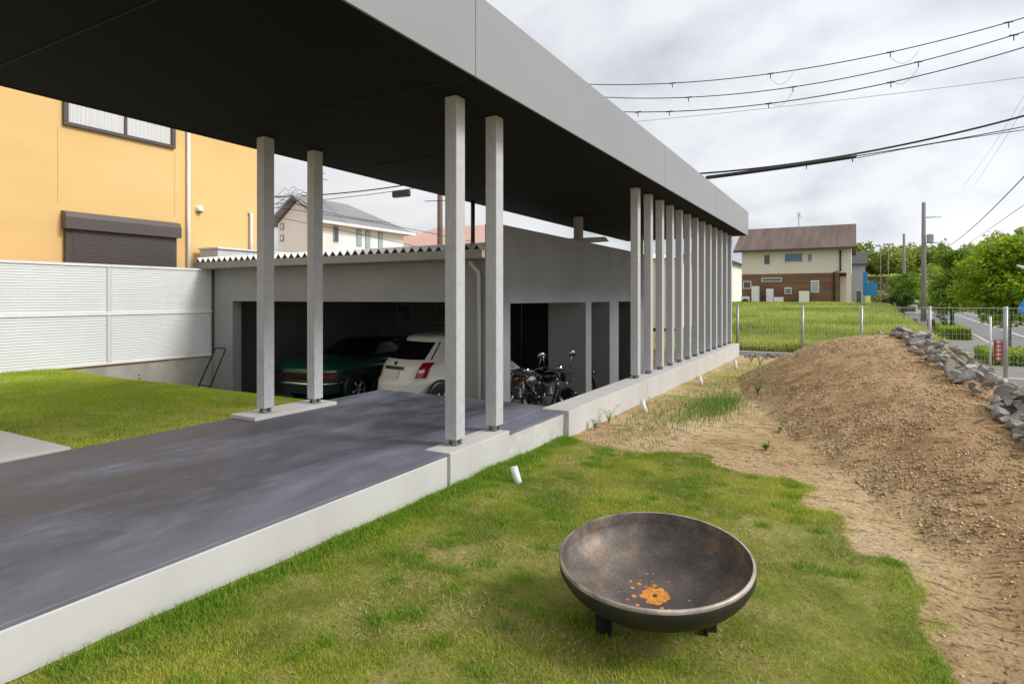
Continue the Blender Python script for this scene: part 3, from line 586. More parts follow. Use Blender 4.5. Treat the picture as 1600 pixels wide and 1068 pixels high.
# ---------------- motorcycles ----------------
chrome_b = mat('chrome_dull', (.42, .42, .43), .2, metal=1); blk = mat('bike_black', (.01, .01, .011), .18, coat=.7); blkm = mat('bike_matt', (.012, .012, .012), .6); brn = mat('bike_tank', (.10, .035, .012), .2, coat=.8)
def bike(name, loc, rz, label, tankm, square=False):
    b = empty(name, loc, label, 'motorcycle', 'motorcycles parked at the side opening', rz)   # origin under the front axle, heading +Y
    def wh(y, r):
        wv = bpy.data.objects.new('wheel', None); link(wv, b); wv.location = (0, y, r)
        Mx = Matrix.Rotation(math.pi/2, 4, 'Y'); MB().torus(r-.05, .05, Mx, 40, 10).build('tyre', tyre, wv)
        q = MB().torus(r-.10, .014, Mx, 40, 6); q.lathe([(.001, -.05), (.045, -.045), (.045, .045), (.001, .05)], 16, Mx)
        for k in range(20):
            a_ = k*2*math.pi/20; q.tube([(-.02*(-1)**k, .04*math.cos(a_), .04*math.sin(a_)), (0, (r-.10)*math.cos(a_+.25), (r-.10)*math.sin(a_+.25))], .0022, 4, False)
        q.build('rim', chrome_b, wv)
    wh(0, .31); wh(-1.45, .31)
    MB().tube([(0, .345*math.sin(a), .31+.345*math.cos(a)) for a in np.linspace(-1.3, .6, 12)], .045, 8).build('front_mudguard', blk, b)
    MB().tube([(0, -1.45+.36*math.sin(a), .31+.36*math.cos(a)) for a in np.linspace(-1.4, .7, 12)], .06, 8).build('rear_mudguard', blk, b)
    fk_ = MB()
    for x in (-.09, .09):
        fk_.tube([(x, 0, .31), (x, -.14, .62)], .030, 10); fk_.tube([(x, -.14, .62), (x, -.28, .93)], .019, 10)
    fk_.build('front_fork', chrome, b)
    MB().box(-.12, .12, -.31, -.22, .80, .83).box(-.12, .12, -.33, -.25, .92, .95).build('yoke', blkm, b)
    hb = MB().tube([(-.36, -.46, .98), (-.24, -.36, 1.01), (-.10, -.30, .97), (.10, -.30, .97), (.24, -.36, 1.01), (.36, -.46, .98)], .011, 8).build('handlebar', blk, b)
    MB().tube([(-.38, -.475, .975), (-.27, -.385, 1.005)], .019, 8).tube([(.38, -.475, .975), (.27, -.385, 1.005)], .019, 8).build('grip', blkm, hb)
    for sg in (-1, 1):
        mr_ = MB().tube([(sg*.25, -.37, 1.01), (sg*.28, -.34, 1.13), (sg*.30, -.36, 1.19)], .006, 6)
        mr_.lathe([(.001, -.014), (.045, -.010), (.06, 0), (.055, .012), (.001, .014)], 20, Matrix.Translation((sg*.32, -.36, 1.22)) @ Matrix.Rotation(R(80), 4, 'X') @ Matrix.Scale(1.25, 4, (1, 0, 0)))
        mr_.build('mirror', chrome_b, b)
    hl = MB()
    if square: hl.box(-.085, .085, -.12, .0, .80, .94)
    else: hl.lathe([(.001, -.13), (.05, -.11), (.085, -.04), (.095, .02), (.09, .03)], 24, Matrix.Translation((0, -.06, .85)) @ Matrix.Rotation(R(-90), 4, 'X'))
    ho = hl.build('headlight', chrome if not square else blk, b)
    if square: MB().box(-.075, .075, .002, .012, .81, .93).build('lens', mat('lens_glass', (.30, .30, .31), .12, metal=.9), ho)
    else: MB().lathe([(.001, .035), (.05, .03), (.086, .018)], 24, Matrix.Translation((0, -.06, .85)) @ Matrix.Rotation(R(-90), 4, 'X')).build('lens', mat('lens_glass', (.30, .30, .31), .12, metal=.9), ho)
    for x in (-.16, .16): MB().lathe([(.001, -.05), (.028, -.03), (.032, .02), (.001, .03)], 12, Matrix.Translation((x, -.14, .80)) @ Matrix.Rotation(R(-90), 4, 'X')).build('indicator', mat('amber', (.25, .08, .01), .2), b)
    MB().lathe([(.045, 0), (.05, .02), (.05, .05), (.001, .055)], 16, Matrix.Translation((0, -.27, .98)) @ Matrix.Rotation(R(40), 4, 'X')).build('speedometer', chrome, b)
    V = []; na = 16; ss = np.linspace(0, 1, 12)
    for u in ss:
        rw = .15*math.sin(math.pi*min(1, .12+u*.80))**.6; rh = .12*math.sin(math.pi*min(1, .15+u*.78))**.6
        for k_ in range(na): V.append((rw*math.cos(k_*2*math.pi/na), -.36-.50*u, .84-.07*u+rh*math.sin(k_*2*math.pi/na)))
    MB().add(V, [(i*na+k_, i*na+(k_+1) % na, (i+1)*na+(k_+1) % na, (i+1)*na+k_) for i in range(11) for k_ in range(na)]+[tuple(range(na)), tuple(range(11*na, 12*na))], True).build('fuel_tank', tankm, b)
    MB().prism([(-.84, .74), (-1.05, .70), (-1.45, .76), (-1.60, .82), (-1.60, .87), (-1.42, .84), (-1.1, .78), (-.86, .82)], -.14, .14, 'x').build('seat', blkm, b, .03)
    fr_ = MB().tube([(0, -.30, .86), (0, -.48, .42), (0, -.60, .26), (0, -1.0, .26), (0, -1.1, .70)], .02, 8).tube([(-.1, -1.0, .3), (-.1, -1.45, .31)], .02, 8).tube([(.1, -1.0, .3), (.1, -1.45, .31)], .02, 8).tube([(.12, -1.45, .32), (.12, -1.2, .72)], .018, 8).tube([(-.12, -1.45, .32), (-.12, -1.2, .72)], .018, 8)
    fr_.build('frame', blk, b)
    en = MB().box(-.16, .16, -.95, -.58, .26, .48)
    for k_ in range(6): en.lathe([(.03, 0), (.115, 0), (.115, .012), (.03, .012)], 20, Matrix.Translation((0, -.66-.012*k_*.5, .49+.028*k_)) @ Matrix.Rotation(R(12), 4, 'X')); en.lathe([(.03, 0), (.115, 0), (.115, .012), (.03, .012)], 20, Matrix.Translation((0, -.86+.02*k_*.5, .49+.028*k_)) @ Matrix.Rotation(R(-14), 4, 'X'))
    en.lathe([(.001, .05), (.09, .04), (.11, 0)], 20, Matrix.Translation((.16, -.82, .37)) @ Matrix.Rotation(R(90), 4, 'Y'))
    en.build('engine', mat('engine_metal', (.20, .20, .21), .35, (.35, .35, .36), 20, metal=.8), b)
    MB().tube([(.13, -.60, .60), (.17, -.50, .50), (.18, -.56, .30), (.18, -.9, .24), (.19, -1.2, .26), (.19, -1.75, .30)], [.02, .022, .022, .024, .038, .042], 10).build('exhaust', chrome_b, b)
    return b
bike('motorcycle', (-4.50, 8.62, -2.2), R(-128), 'black motorcycle with chrome round headlight and brown tank nearest the downpipe', brn)
bike('motorcycle', (-4.16, 9.25, -2.2), R(-122), 'black motorcycle with square headlight and tall bright fork, second from the downpipe', blk, True)
bike('motorcycle', (-4.98, 12.05, -2.2), R(-118), 'dark motorcycle mostly hidden in the narrow middle opening of the side wall', blk)

# ---------------- screen fence on the left ----------------
sf = empty('screen_fence', (-11.7, 4, -1.2), 'white ribbed metal screen fence beside the side lawn', 'fence')
FX = -11.70
def sfp(o): o.location = -sf.location; return o
rib = []
for (za, zb_) in ((-1.17, -.315), (-.255, .555)):
    nr = 18; hgt = (zb_-za)/nr
    for seg in ((-4.0, 1.05), (1.12, 3.06), (3.13, 5.83), (5.91, 7.86)):
        prf = []
        for i in range(nr):
            zc = za+hgt*i; prf += [(FX, zc), (FX, zc+hgt*.62), (FX-.012, zc+hgt*.72), (FX-.012, zc+hgt*.90)]
        prf.append((FX, zb_))
        V = [(x, seg[0], z) for x, z in prf]+[(x, seg[1], z) for x, z in prf]; n_ = len(prf)
        V += [(FX-.03, seg[0], za), (FX-.03, seg[0], zb_), (FX-.03, seg[1], za), (FX-.03, seg[1], zb_)]
        o = MB().add(V, [(i, i+1, n_+i+1, n_+i) for i in range(n_-1)]+[(2*n_, 2*n_+1, 2*n_+3, 2*n_+2)]).build('ribbed_panel', M['fence_panel'], sf); sfp(o)
for y in (1.05, 3.06, 5.84): sfp(MB().box(FX-.04, FX+.004, y, y+.065, -1.19, .56).build('fence_post', mat('post_grey', (.60, .61, .62), .4), sf))
for za, zb_ in ((-1.20, -1.172), (-.313, -.257), (.557, .60)): sfp(MB().box(FX-.05, FX+.018, -4, 7.87, za, zb_).build('fence_rail', M['white_paint'], sf))
rw = MB().box(FX-.14, FX-.01, -4, 7.89, -2.4, -1.245)
rw.box(FX-.12, FX-.02, 6.95, 7.1, -1.246, -1.201).box(FX-.12, FX-.02, 4.9, 5.05, -1.246, -1.201).box(FX-.12, FX-.02, 2.0, 2.15, -1.246, -1.201)
rwo = tag(rw.build('retaining_wall', M['concrete_old']), 'grey weathered concrete wall under the white screen fence', 'wall')
MB().tube([(FX-.02, 6.4, -1.45), (FX-.005, 6.4, -1.45)], .014, 10).tube([(FX-.02, 6.4, -1.52), (FX-.005, 6.4, -1.52)], .014, 10).build('tie_hole', M['black_metal'], rwo)
hd = MB(); p1, p2, p3, p4 = [Vector(v) for v in ((-11.25, 7.20, -1.92), (-11.35, 7.72, -1.02), (-11.02, 7.72, -1.02), (-10.92, 7.22, -1.92))]
hd.tube([p1, p1.lerp(p2, .96), p2+Vector((.03, 0, 0)), p3-Vector((.03, 0, 0)), p4.lerp(p3, .96), p4], .015, 8); hd.tube([p1.lerp(p2, .22), p4.lerp(p3, .22)], .012, 8)
tag(hd.build('push_handle', M['black_metal']), 'black tubular push handle leaning against the garage wall by the screen fence', 'handle')

# ---------------- neighbours on the left ----------------
OX = -13.0
oh = empty('orange_house', (OX, 5, -1.25), 'orange stucco two storey house behind the white screen fence', 'house')
def op(o): o.location = Vector(o.location)-oh.location if o.parent is oh else o.location; return o
wl = op(MB().box(OX-9, OX, -8, 10.0, -1.3, 4.8).build('wall', M['orange'], oh))
op(MB().prism([(OX-9.4, 4.8), (OX+.35, 4.8), (OX-4.5, 6.6)], -8.3, 10.3, 'y').build('roof', M['greyroof'], oh))
sm_ = MB()
for y in (5.62, 7.86): sm_.box(OX+.0005, OX+.003, y, y+.01, 1.75, 3.2)
sm_.build('joint', mat('joint_orange', (.60, .33, .10), .9), wl)
wf = op(MB().box(OX, OX+.07, 5.70, 7.85, 3.26, 3.33).box(OX, OX+.07, 5.70, 5.78, 3.331, 4.4).box(OX, OX+.07, 7.77, 7.85, 3.331, 4.4).box(OX, OX+.07, 5.781, 7.769, 4.33, 4.4).box(OX+.001, OX+.05, 6.80, 6.85, 3.331, 4.329).build('window', M['brown_metal'], oh, .006))
MB().box(OX+.012, OX+.016, 5.781, 6.799, 3.332, 4.328).box(OX+.012, OX+.016, 6.851, 7.769, 3.332, 4.328).build('pane', M['curtain'], wf)
so = op(MB().box(OX, OX+.10, 5.72, 7.85, .1, 1.30).build('roller_shutter', M['brown_metal'], oh))
sl_ = MB()
for i in range(24): sl_.box(OX+.100, OX+.108, 5.82, 7.77, .1+i*.05+.005, .1+i*.05+.04)
sl_.build('shutter_slats', mat('slat_brown', (.075, .062, .058), .4), so)
MB().prism([(OX, 1.301), (OX+.20, 1.301), (OX+.20, 1.52), (OX+.15, 1.62), (OX, 1.65)], 5.68, 7.90, 'y').build('shutter_box', mat('box_brown', (.085, .068, .062), .4), so)
op(MB().tube([(OX+.05, 8.15, 4.7), (OX+.05, 8.15, -1.2)], .037, 10).build('downpipe', M['white_paint'], oh))
vt = op(MB().lathe([(.001, .10), (.05, .095), (.075, .07), (.085, 0)], 20, Matrix.Translation((OX, 8.42, 2.02)) @ Matrix.Rotation(R(90), 4, 'Y')).build('vent_cowl', M['white_paint'], oh))
MB().box(OX+.001, OX+.085, 8.37, 8.47, 1.935, 1.955).build('vent_mouth', M['black_metal'], vt)
op(MB().tube([(OX+.01, 9.72, 2.08), (OX+.05, 9.76, 2.08), (OX+.05, 9.76, .8)], .04, 10).build('vent_pipe', M['white_paint'], oh))
lt = tag(MB().box(-12.85, -12.2, 8.35, 11.5, -1.2, 1.08).build('lean_to', mat('leanto_grey', (.62, .63, .64), .5, (.52, .53, .55), 2)), 'pale grey low lean-to roof box between the orange house and the garage roof', 'lean-to')
MB().box(-12.88, -12.15, 8.32, 11.55, 1.081, 1.115).build('cap', M['white_paint'], lt)

def house(name, label, loc, parts): pass
# white house with grey hipped roof
wx, wy = -26.0, 24.0
wh = empty('white_house', (wx, wy, -1.2), 'white two storey house with grey hipped roof seen beyond the garage roof', 'house')
def wp_(mb, nm, m, par_=None, bev=0):
    o = mb.build(nm, m, par_ or wh, bev)
    if par_ is None: o.location = -wh.location
    return o
wp_(MB().box(wx-3.45, wx, wy, wy+7.2, -1.3, 4.30), 'wall', M['housewhite'])
wp_(MB().prism([(wx-3.45, 4.301), (wx, 4.301), (wx-1.72, 5.62)], wy, wy+.3, 'y'), 'gable_wall', M['housewhite'])
V = [(wx-3.95, wy-.45, 4.30), (wx+.5, wy-.45, 4.30), (wx+.5, wy+7.8, 4.30), (wx-3.95, wy+7.8, 4.30), (wx-1.72, wy-.45, 5.86), (wx-1.72, wy+3.8, 5.86)]
V2 = [(x, y, z-.13) for x, y, z in V]
wp_(MB().add(V+V2, [(1, 2, 5, 4), (2, 3, 5), (3, 0, 4, 5), (7, 10, 11, 8), (8, 11, 9), (9, 11, 10, 6), (0, 6, 10, 4), (1, 4, 10, 7), (1, 7, 8, 2), (2, 8, 9, 3), (0, 3, 9, 6)]), 'roof', M['greyroof'])
wp_(MB().box(wx+.505, wx+.57, wy-.4, wy+7.8, 4.14, 4.29), 'gutter', M['housewhite'])
for (a_, b_, z0, z1) in ((25.0, 25.38, 3.2, 4.1), (26.86, 27.26, 3.1, 4.1), (27.6, 28.0, 3.05, 4.1), (28.75, 29.15, 3.05, 4.1)):
    o = wp_(MB().box(wx, wx+.05, a_, b_, z0, z1), 'window', mat('frame_g', (.34, .34, .34), .5)); MB().box(wx+.051, wx+.056, a_+.05, b_-.05, z0+.05, z1-.05).build('pane', M['glass'] if a_ == 25.0 else mat('pane_teal', (.30, .44, .42), .3), o)
for z in (3.33, 4.0):
    z = z-.03; o = wp_(MB().box(wx-3.2, wx-2.92, wy-.05, wy-.001, z, z+.36), 'window', mat('frame_g2', (.25, .25, .25), .5)); MB().box(wx-3.14, wx-2.98, wy-.056, wy-.051, z+.06, z+.30).build('pane', M['housewhite'], o)
wp_(MB().tube([(wx-1.72, wy+1.8, 5.8), (wx-1.72, wy+1.8, 7.6)], .025, 6).tube([(wx-1.72, wy+1.5, 7.1), (wx-1.72, wy+2.2, 7.1)], .018, 6).tube([(wx-1.72, wy+1.6, 7.45), (wx-1.72, wy+2.0, 7.45)], .018, 6), 'aerial', M['black_metal'])
# pink roofed houses
def hip(name, label, x0, x1, y0, y1, zb, ze, zr, mw, mr_, ov=.5, rx=None):
    o = empty(name, ((x0+x1)/2, (y0+y1)/2, zb), label, 'house')
    a = MB().box(x0, x1, y0, y1, zb, ze).build('wall', mw, o); a.location = -o.location
    ym = (y0+y1)/2; rx = rx or (y1-y0)/2
    V = [(x0-ov, y0-ov, ze), (x1+ov, y0-ov, ze), (x1+ov, y1+ov, ze), (x0-ov, y1+ov, ze), (x0+rx, ym, zr), (x1-rx, ym, zr)]
    b = MB().add(V, [(0, 1, 5, 4), (1, 2, 5), (2, 3, 4, 5), (3, 0, 4), (3, 2, 1, 0)]).build('roof', mr_, o); b.location = -o.location
    for k_ in range(3):
        xx = x0+(x1-x0)*(.2+.3*k_); f_ = MB().box(xx-.5, xx+.5, y0-.05, y0, ze-1.6, ze-.5).build('window', M['white_paint'], o); f_.location = -o.location
        MB().box(xx-.43, xx+.43, y0-.056, y0-.051, ze-1.53, ze-.57).build('pane', M['glass'], f_)
    return o
hip('pink_roof_house', 'low house with pink hipped roof beyond the folded garage roof', -35.5, -22.5, 38, 46, -1, 3.7, 6.0, M['cream'], M['pinkroof'])
hip('pink_roof_house', 'further house with salmon roof edge showing beside the white house', -50, -40.5, 52, 60, -1, 5.6, 7.7, M['cream'], M['pinkroof'])
bs = hip('beige_house', 'beige house glimpsed between the slender columns past the end of the garage', -13.5, -6.0, 23.5, 30, -1.2, 1.55, 2.2, M['cream'], M['housewhite'], .25)

# ---------------- brown-roofed house across the meadow ----------------
BY = 60.0
bh = empty('brown_roof_house', (-4, BY, -.9), 'cream and brown sided two storey house with rusty brown roof across the meadow', 'house')
def bp(mb, nm, m, par_=None, bev=0):
    o = mb.build(nm, m, par_ or bh, bev)
    if par_ is None: o.location = -bh.location
    return o
def X_(x): a, b = ray(x); return a/b*BY
def Z_(x, y): a, b = ray(x); return (HZ-y)/b*BY
xl, xr = X_(1159), X_(1330); zm = Z_(1245, 427); zt = Z_(1245, 391); zb = -1.0
bp(MB().box(xl, xr, BY, BY+9, zm, zt), 'upper_wall', M['cream'])
xp = X_(1311)
bp(MB().box(xl, xp, BY+.001, BY+9, zb, zm-.001).box(xp, xr-.05, BY+1.2, BY+9, zb, zm-.001), 'lower_wall', M['siding'])
bp(MB().box(xr-.35, xr, BY, BY+.3, zb, zm-.001), 'porch_post', M['cream'])
bp(MB().box(xp+.05, xr-.36, BY+1.12, BY+1.19, zb, zm-.3), 'porch_wall', M['cream'])
xa, xb_ = X_(1148), X_(1338); zr = Z_(1255, 357)*1.075
sg_ = MB().prism([(BY-.7, zt-.05), (BY-.7, zt+.12), (BY+4.5, zr+.2), (BY+9.7, zt+.12), (BY+9.7, zt-.05), (BY+4.5, zr)], xa, xb_, 'x')
bp(sg_, 'roof', M['brownroof'])
bp(MB().prism([(BY, zt+.001), (BY+9, zt+.001), (BY+4.5, zr-.05)], xl+.01, xr-.01, 'x'), 'gable_wall', M['cream'])
bp(MB().box(xa, xb_, BY-.78, BY-.701, zt-.08, zt+.12), 'gutter', M['brown_metal'])
def bw(x0_, y0_, x1_, y1_, fm, pm, bars=0):
    a_, b_ = X_(x0_), X_(x1_); z1, z0 = Z_((x0_+x1_)/2, y0_), Z_((x0_+x1_)/2, y1_)
    o = bp(MB().box(a_, b_, BY-.07, BY-.001, z0, z1), 'window', fm)
    q = MB(); t_ = .07
    if bars:
        for i in range(bars): hh = (z1-z0-2*t_)/bars; q.box(a_+t_, b_-t_, BY-.078, BY-.071, z0+t_+i*hh, z0+t_+i*hh+hh*.75)
    else: q.box(a_+t_, b_-t_, BY-.078, BY-.071, z0+t_, z1-t_)
    q.build('pane', pm, o)
gd = mat('pane_dark', (.10, .10, .10), .3); gb = mat('pane_blue', (.10, .19, .30), .12)
bw(1193, 397, 1204, 414, M['white_paint'], gd); bw(1225, 395, 1255, 410, M['white_paint'], gb); bw(1261, 396, 1270, 409, M['white_paint'], mat('pane_mauve', (.25, .22, .25), .3))
bw(1161, 439, 1174, 451, M['white_paint'], gd); bw(1190, 434, 1222, 440, M['white_paint'], gd); bw(1226, 449, 1237, 459, M['white_paint'], gd, 2); bw(1267, 438, 1280, 457, M['white_paint'], mat('pane_slat', (.30, .38, .40), .3), 4)
pp = MB(); xa_ = X_(1313); xc_ = X_(1303)
pp.tube([(xa_, BY-.1, zt-.1), (xa_, BY-.1, zm+.15), (xc_, BY-.1, zm+.05), (xc_, BY-.1, zb+.2)], .07, 8); bp(pp, 'downpipe', M['black_metal'])
bp(MB().tube([(X_(1242), BY+4.5, zr), (X_(1242), BY+4.5, zr+1.7)], .03, 5).tube([(X_(1238), BY+4.5, zr+1.5), (X_(1247), BY+4.5, zr+1.1)], .025, 5).tube([(X_(1240), BY+4.5, zr+1.0), (X_(1245), BY+4.5, zr+1.6)], .02, 5), 'aerial', M['pole'])
def unit(name, x0_, y0_, x1_, dy, label, cat, kind):
    a_, b_ = X_(x0_)*.985, X_(x1_)*.985; z1 = Z_(x0_, y0_)*.985; Yb = BY-.9
    o = tag(MB().box(a_, b_, Yb, Yb+dy, -.95, z1).build(name, M['white_paint'], bevel=.03), label, cat)
    if kind == 'fan':
        MB().lathe([(.26, 0), (.30, .02), (.30, .03), (.05, .03)], 20, Matrix.Translation(((a_+b_)/2, Yb-.002, (z1-.5))) @ Matrix.Rotation(R(90), 4, 'X')).build('fan_grille', M['black_metal'], o)
    elif kind == 'doors':
        MB().box(a_+.03, b_-.03, Yb-.02, Yb-.001, z1-.75, z1-.06).box(a_+.03, b_-.03, Yb-.02, Yb-.001, -.9, z1-.80).build('door', M['housewhite'], o)
    else:
        MB().box(a_+.04, b_-.04, Yb-.02, Yb-.001, -.9, z1-.08).build('front_panel', M['housewhite'], o)
    return o
unit('air_conditioner', 1158, 463, 1171, .4, 'white outdoor air conditioner at the left corner of the brown sided house', 'air conditioner', 'fan')
unit('water_heater', 1174, 447, 1186, .6, 'tall white water heater cabinet beside the leftmost lower window of the brown sided house', 'water heater', 'panel')
unit('water_tank', 1197, 451, 1208, .6, 'narrow white two section storage cabinet in the middle of the brown wall', 'cabinet', 'doors')
unit('storage_box', 1208.5, 464, 1224, .6, 'low cream storage box right of the narrow two section cabinet', 'box', 'panel')
unit('storage_cabinet', 1248, 454.5, 1264, .6, 'wide white storage cabinet left of the slatted window', 'cabinet', 'panel')
hip('far_house', 'white house with dark roof half hidden behind the end of the canopy', -21, -12.2, 72, 80, -1, 4.0, 5.9, M['housewhite'], mat('dark_roof', (.07, .07, .075), .7), .6)
gh = empty('grey_house', (.4, 74, -2.4), 'narrow grey house with dark roof just right of the brown roofed house', 'house')
a = MB().box(-1.2, 1.0, 74, 80, -2.4, 3.5).build('wall', mat('grey_wall', (.42, .43, .47), .8), gh); a.location = -gh.location
a = MB().box(-1.4, 1.2, 73.6, 80.4, 3.501, 3.62).prism([(73.6, 3.62), (75.4, 5.0), (78.6, 5.0), (80.4, 3.62)], -1.4, 1.2, 'x').build('roof', mat('dark_roof2', (.09, .085, .09), .7), gh); a.location = -gh.location
a = MB().box(.1, .7, 73.93, 73.999, -.9, .8).build('window', M['white_paint'], gh); a.location = -gh.location; MB().box(.17, .63, 73.92, 73.929, -.83, .73).build('pane', M['glass'], a)
bt = MB().prism([(.75, .2), (1.95, .2), (1.95, 1.55), (1.15, 1.55), (1.15, 2.6), (.75, 2.6)], 70, 70.4, 'y')
tag(bt.build('blue_sheet', M['bluetarp']), 'bright blue sheet wall beside the grey house', 'sheeting')

# ---------------- mesh fence ----------------
mf = empty('mesh_fence', (0, 17.3, -1.5), 'galvanised wire mesh fence with round posts behind the soil mound', 'fence')
wm = mat('wire_white', (.55, .57, .56), .45, metal=.2)
def mfp(o): o.location = -mf.location; return o
px = [-2.77, -1.17, .15, 1.55, 2.96, 4.4]
for x in px:
    zb_ = -1.62 if x < 1.8 else -2.0
    mfp(MB().tube([(x, 17.3, zb_), (x, 17.3, -.20)], .034 if x < 2 else .046, 12).build('fence_post', mat('post_galv', (.40, .41, .41), .4, (.33, .34, .34), 4, metal=.4), mf))
ps = MB()
for a_, b_ in zip(px[:-1], px[1:]):
    q = MB(); xs = np.arange(a_+.06, b_-.05, .075); zb_ = -1.46 if b_ < 2 else -1.75
    for x in xs: q.tube([(x, 17.26, zb_), (x, 17.26, -.24)], .0017, 4, False)
    for z in np.arange(-.24, zb_, -.15): q.tube([(a_, 17.265, z), (b_, 17.265, z)], .002, 4, False)
    q.tube([(a_, 17.26, -.235), (b_, 17.26, -.235)], .006, 6, False)
    mfp(q.build('mesh_panel', wm, mf))
tag(MB().box(-2.95, 1.6, 17.2, 17.4, -1.75, -1.44).build('fence_kerb', M['concrete'], bevel=.01), 'low white concrete kerb under the wire mesh fence by the meadow', 'kerb')
tag(MB().box(1.61, 5.5, 17.22, 17.4, -2.4, -1.80).build('fence_kerb', M['concrete'], bevel=.01), 'concrete kerb under the wire mesh fence beside the pavement', 'kerb')

# ---------------- rocks ----------------
_bi = bmesh.new(); bmesh.ops.create_icosphere(_bi, subdivisions=3, radius=1); ICO = [v.co.copy() for v in _bi.verts]; ICF = [tuple(v.index for v in f.verts) for f in _bi.faces]; _bi.free()
def rock(size, m, loc, label, group='rocks heaped along the mound', rz=None, tilt=.3):
    pl_ = [(Vector((rnd.gauss(0, 1), rnd.gauss(0, 1), rnd.gauss(0, 1))).normalized(), rnd.uniform(.34, .72)) for _ in range(10)]
    vs = []
    for p in ICO:
        p = p.copy()
        for n_, d in pl_:
            q = p.dot(n_)
            if q > d: p -= n_*(q-d)
        p += p.normalized()*rnd.uniform(-.006, .006)
        vs.append(Vector((p.x*size[0], p.y*size[1], p.z*size[2])))
    Mr = Matrix.Rotation(rnd.uniform(0, 6.28) if rz is None else rz, 4, 'Z') @ Matrix.Rotation(rnd.uniform(-tilt, tilt), 4, 'X') @ Matrix.Rotation(rnd.uniform(-tilt, tilt), 4, 'Y')
    vs = [Mr @ v for v in vs]
    o = MB().add(vs, ICF).build('rock', m); o.location = loc
    return tag(o, label, 'rock', group)
for i in range(280):
    t_ = rnd.random()**.9; Y = 12.3-6.6*t_
    cx = float(np.interp(Y, cY, cXv)); wdt = .6+.8*t_
    X = cx+.0+max(min(wdt, .222*Y-cx), .12)*rnd.random()
    s = rnd.uniform(.036, .092)*(1.0+.15*(Y > 10))
    m_ = M['rock'] if rnd.random() < .72 else (M['rock_light'] if rnd.random() < .5 else M['rock_brown'])
    fx_ = rnd.uniform(1.0, 1.7); fz_ = rnd.uniform(.6, 1.0)
    tone = 'dark grey' if m_ is M['rock'] else 'pale' if m_ is M['rock_light'] else 'brownish'
    shp = ('large ' if s > .078 else 'small ' if s < .056 else 'medium ')+('long' if fx_ > 1.4 else 'flat' if fz_ < .75 else 'blocky')
    rel = (X-cx)/max(min(wdt, .222*Y-cx), .12)
    row = 'at soil edge' if rel < .34 else 'in middle row' if rel < .67 else 'on fence side'
    reg = 'at the far tip' if Y > 11.2 else 'just below the far tip' if Y > 10 else 'halfway along' if Y > 8.7 else 'before the utility pole' if Y > 7.6 else 'by nearest fence post' if Y > 6.7 else 'at the near end'
    lb = tone+' '+shp+' rock in heap, '+row+' '+reg
    rock((s*fx_, s, s*fz_), m_, (X, Y, float(Gz(X, Y))+s*.35+(.24*rnd.random()*min(1, (X-cx)/.3)+.02)), lb)
for (x, y, Y, s, m_, lb) in ((1597, 676, 6.2, .07, M['rock_light'], 'white topped block of rock lowest in the heap at the right edge'), (1568, 640, 7.0, .10, M['rock_light'], 'flat pale rectangular slab low in the near part of the heap'), (1556, 672, 6.7, .03, M['rock'], 'lone small grey stone lying on the soil below the heap'), (1430, 533, 11.2, .17, M['rock_light'], 'rounded pale boulder near the top end of the rock heap'), (1405, 525, 11.8, .15, M['rock'], 'dark pointed rock at the far top tip of the heap'), (1505, 614, 8.1, .15, M['rock'], 'long dark wedge shaped rock pointing down the mound, left edge of the heap'), (1480, 585, 9.0, .15, M['rock_brown'], 'blunt brown rock sticking out at the left edge of the heap')):
    p_ = at(x, y, Y); rock((s*1.5, s, s*.7), m_, (p_.x, p_.y, float(Gz(p_.x, p_.y))+s*.4), lb, None)
n0 = 0
for i in range(26):   # stones by the far end of the kerb wall
    X = rnd.uniform(-2.5, -.7); Y = rnd.uniform(16.0, 17.1); s = rnd.uniform(.05, .12)
    rock((s*1.4, s, s*.7), M['rock'], (X, Y, float(Gz(X, Y))+s*.3), ('large' if s > .095 else 'small' if s < .07 else 'medium')+' grey stone lying '+('close against' if Y > 16.6 else 'a little in front of')+' the fence kerb, '+('by the column wall' if X < -1.9 else 'between leftmost mesh posts' if X < -1.2 else 'beside the mound'), 'stones before the fence kerb')

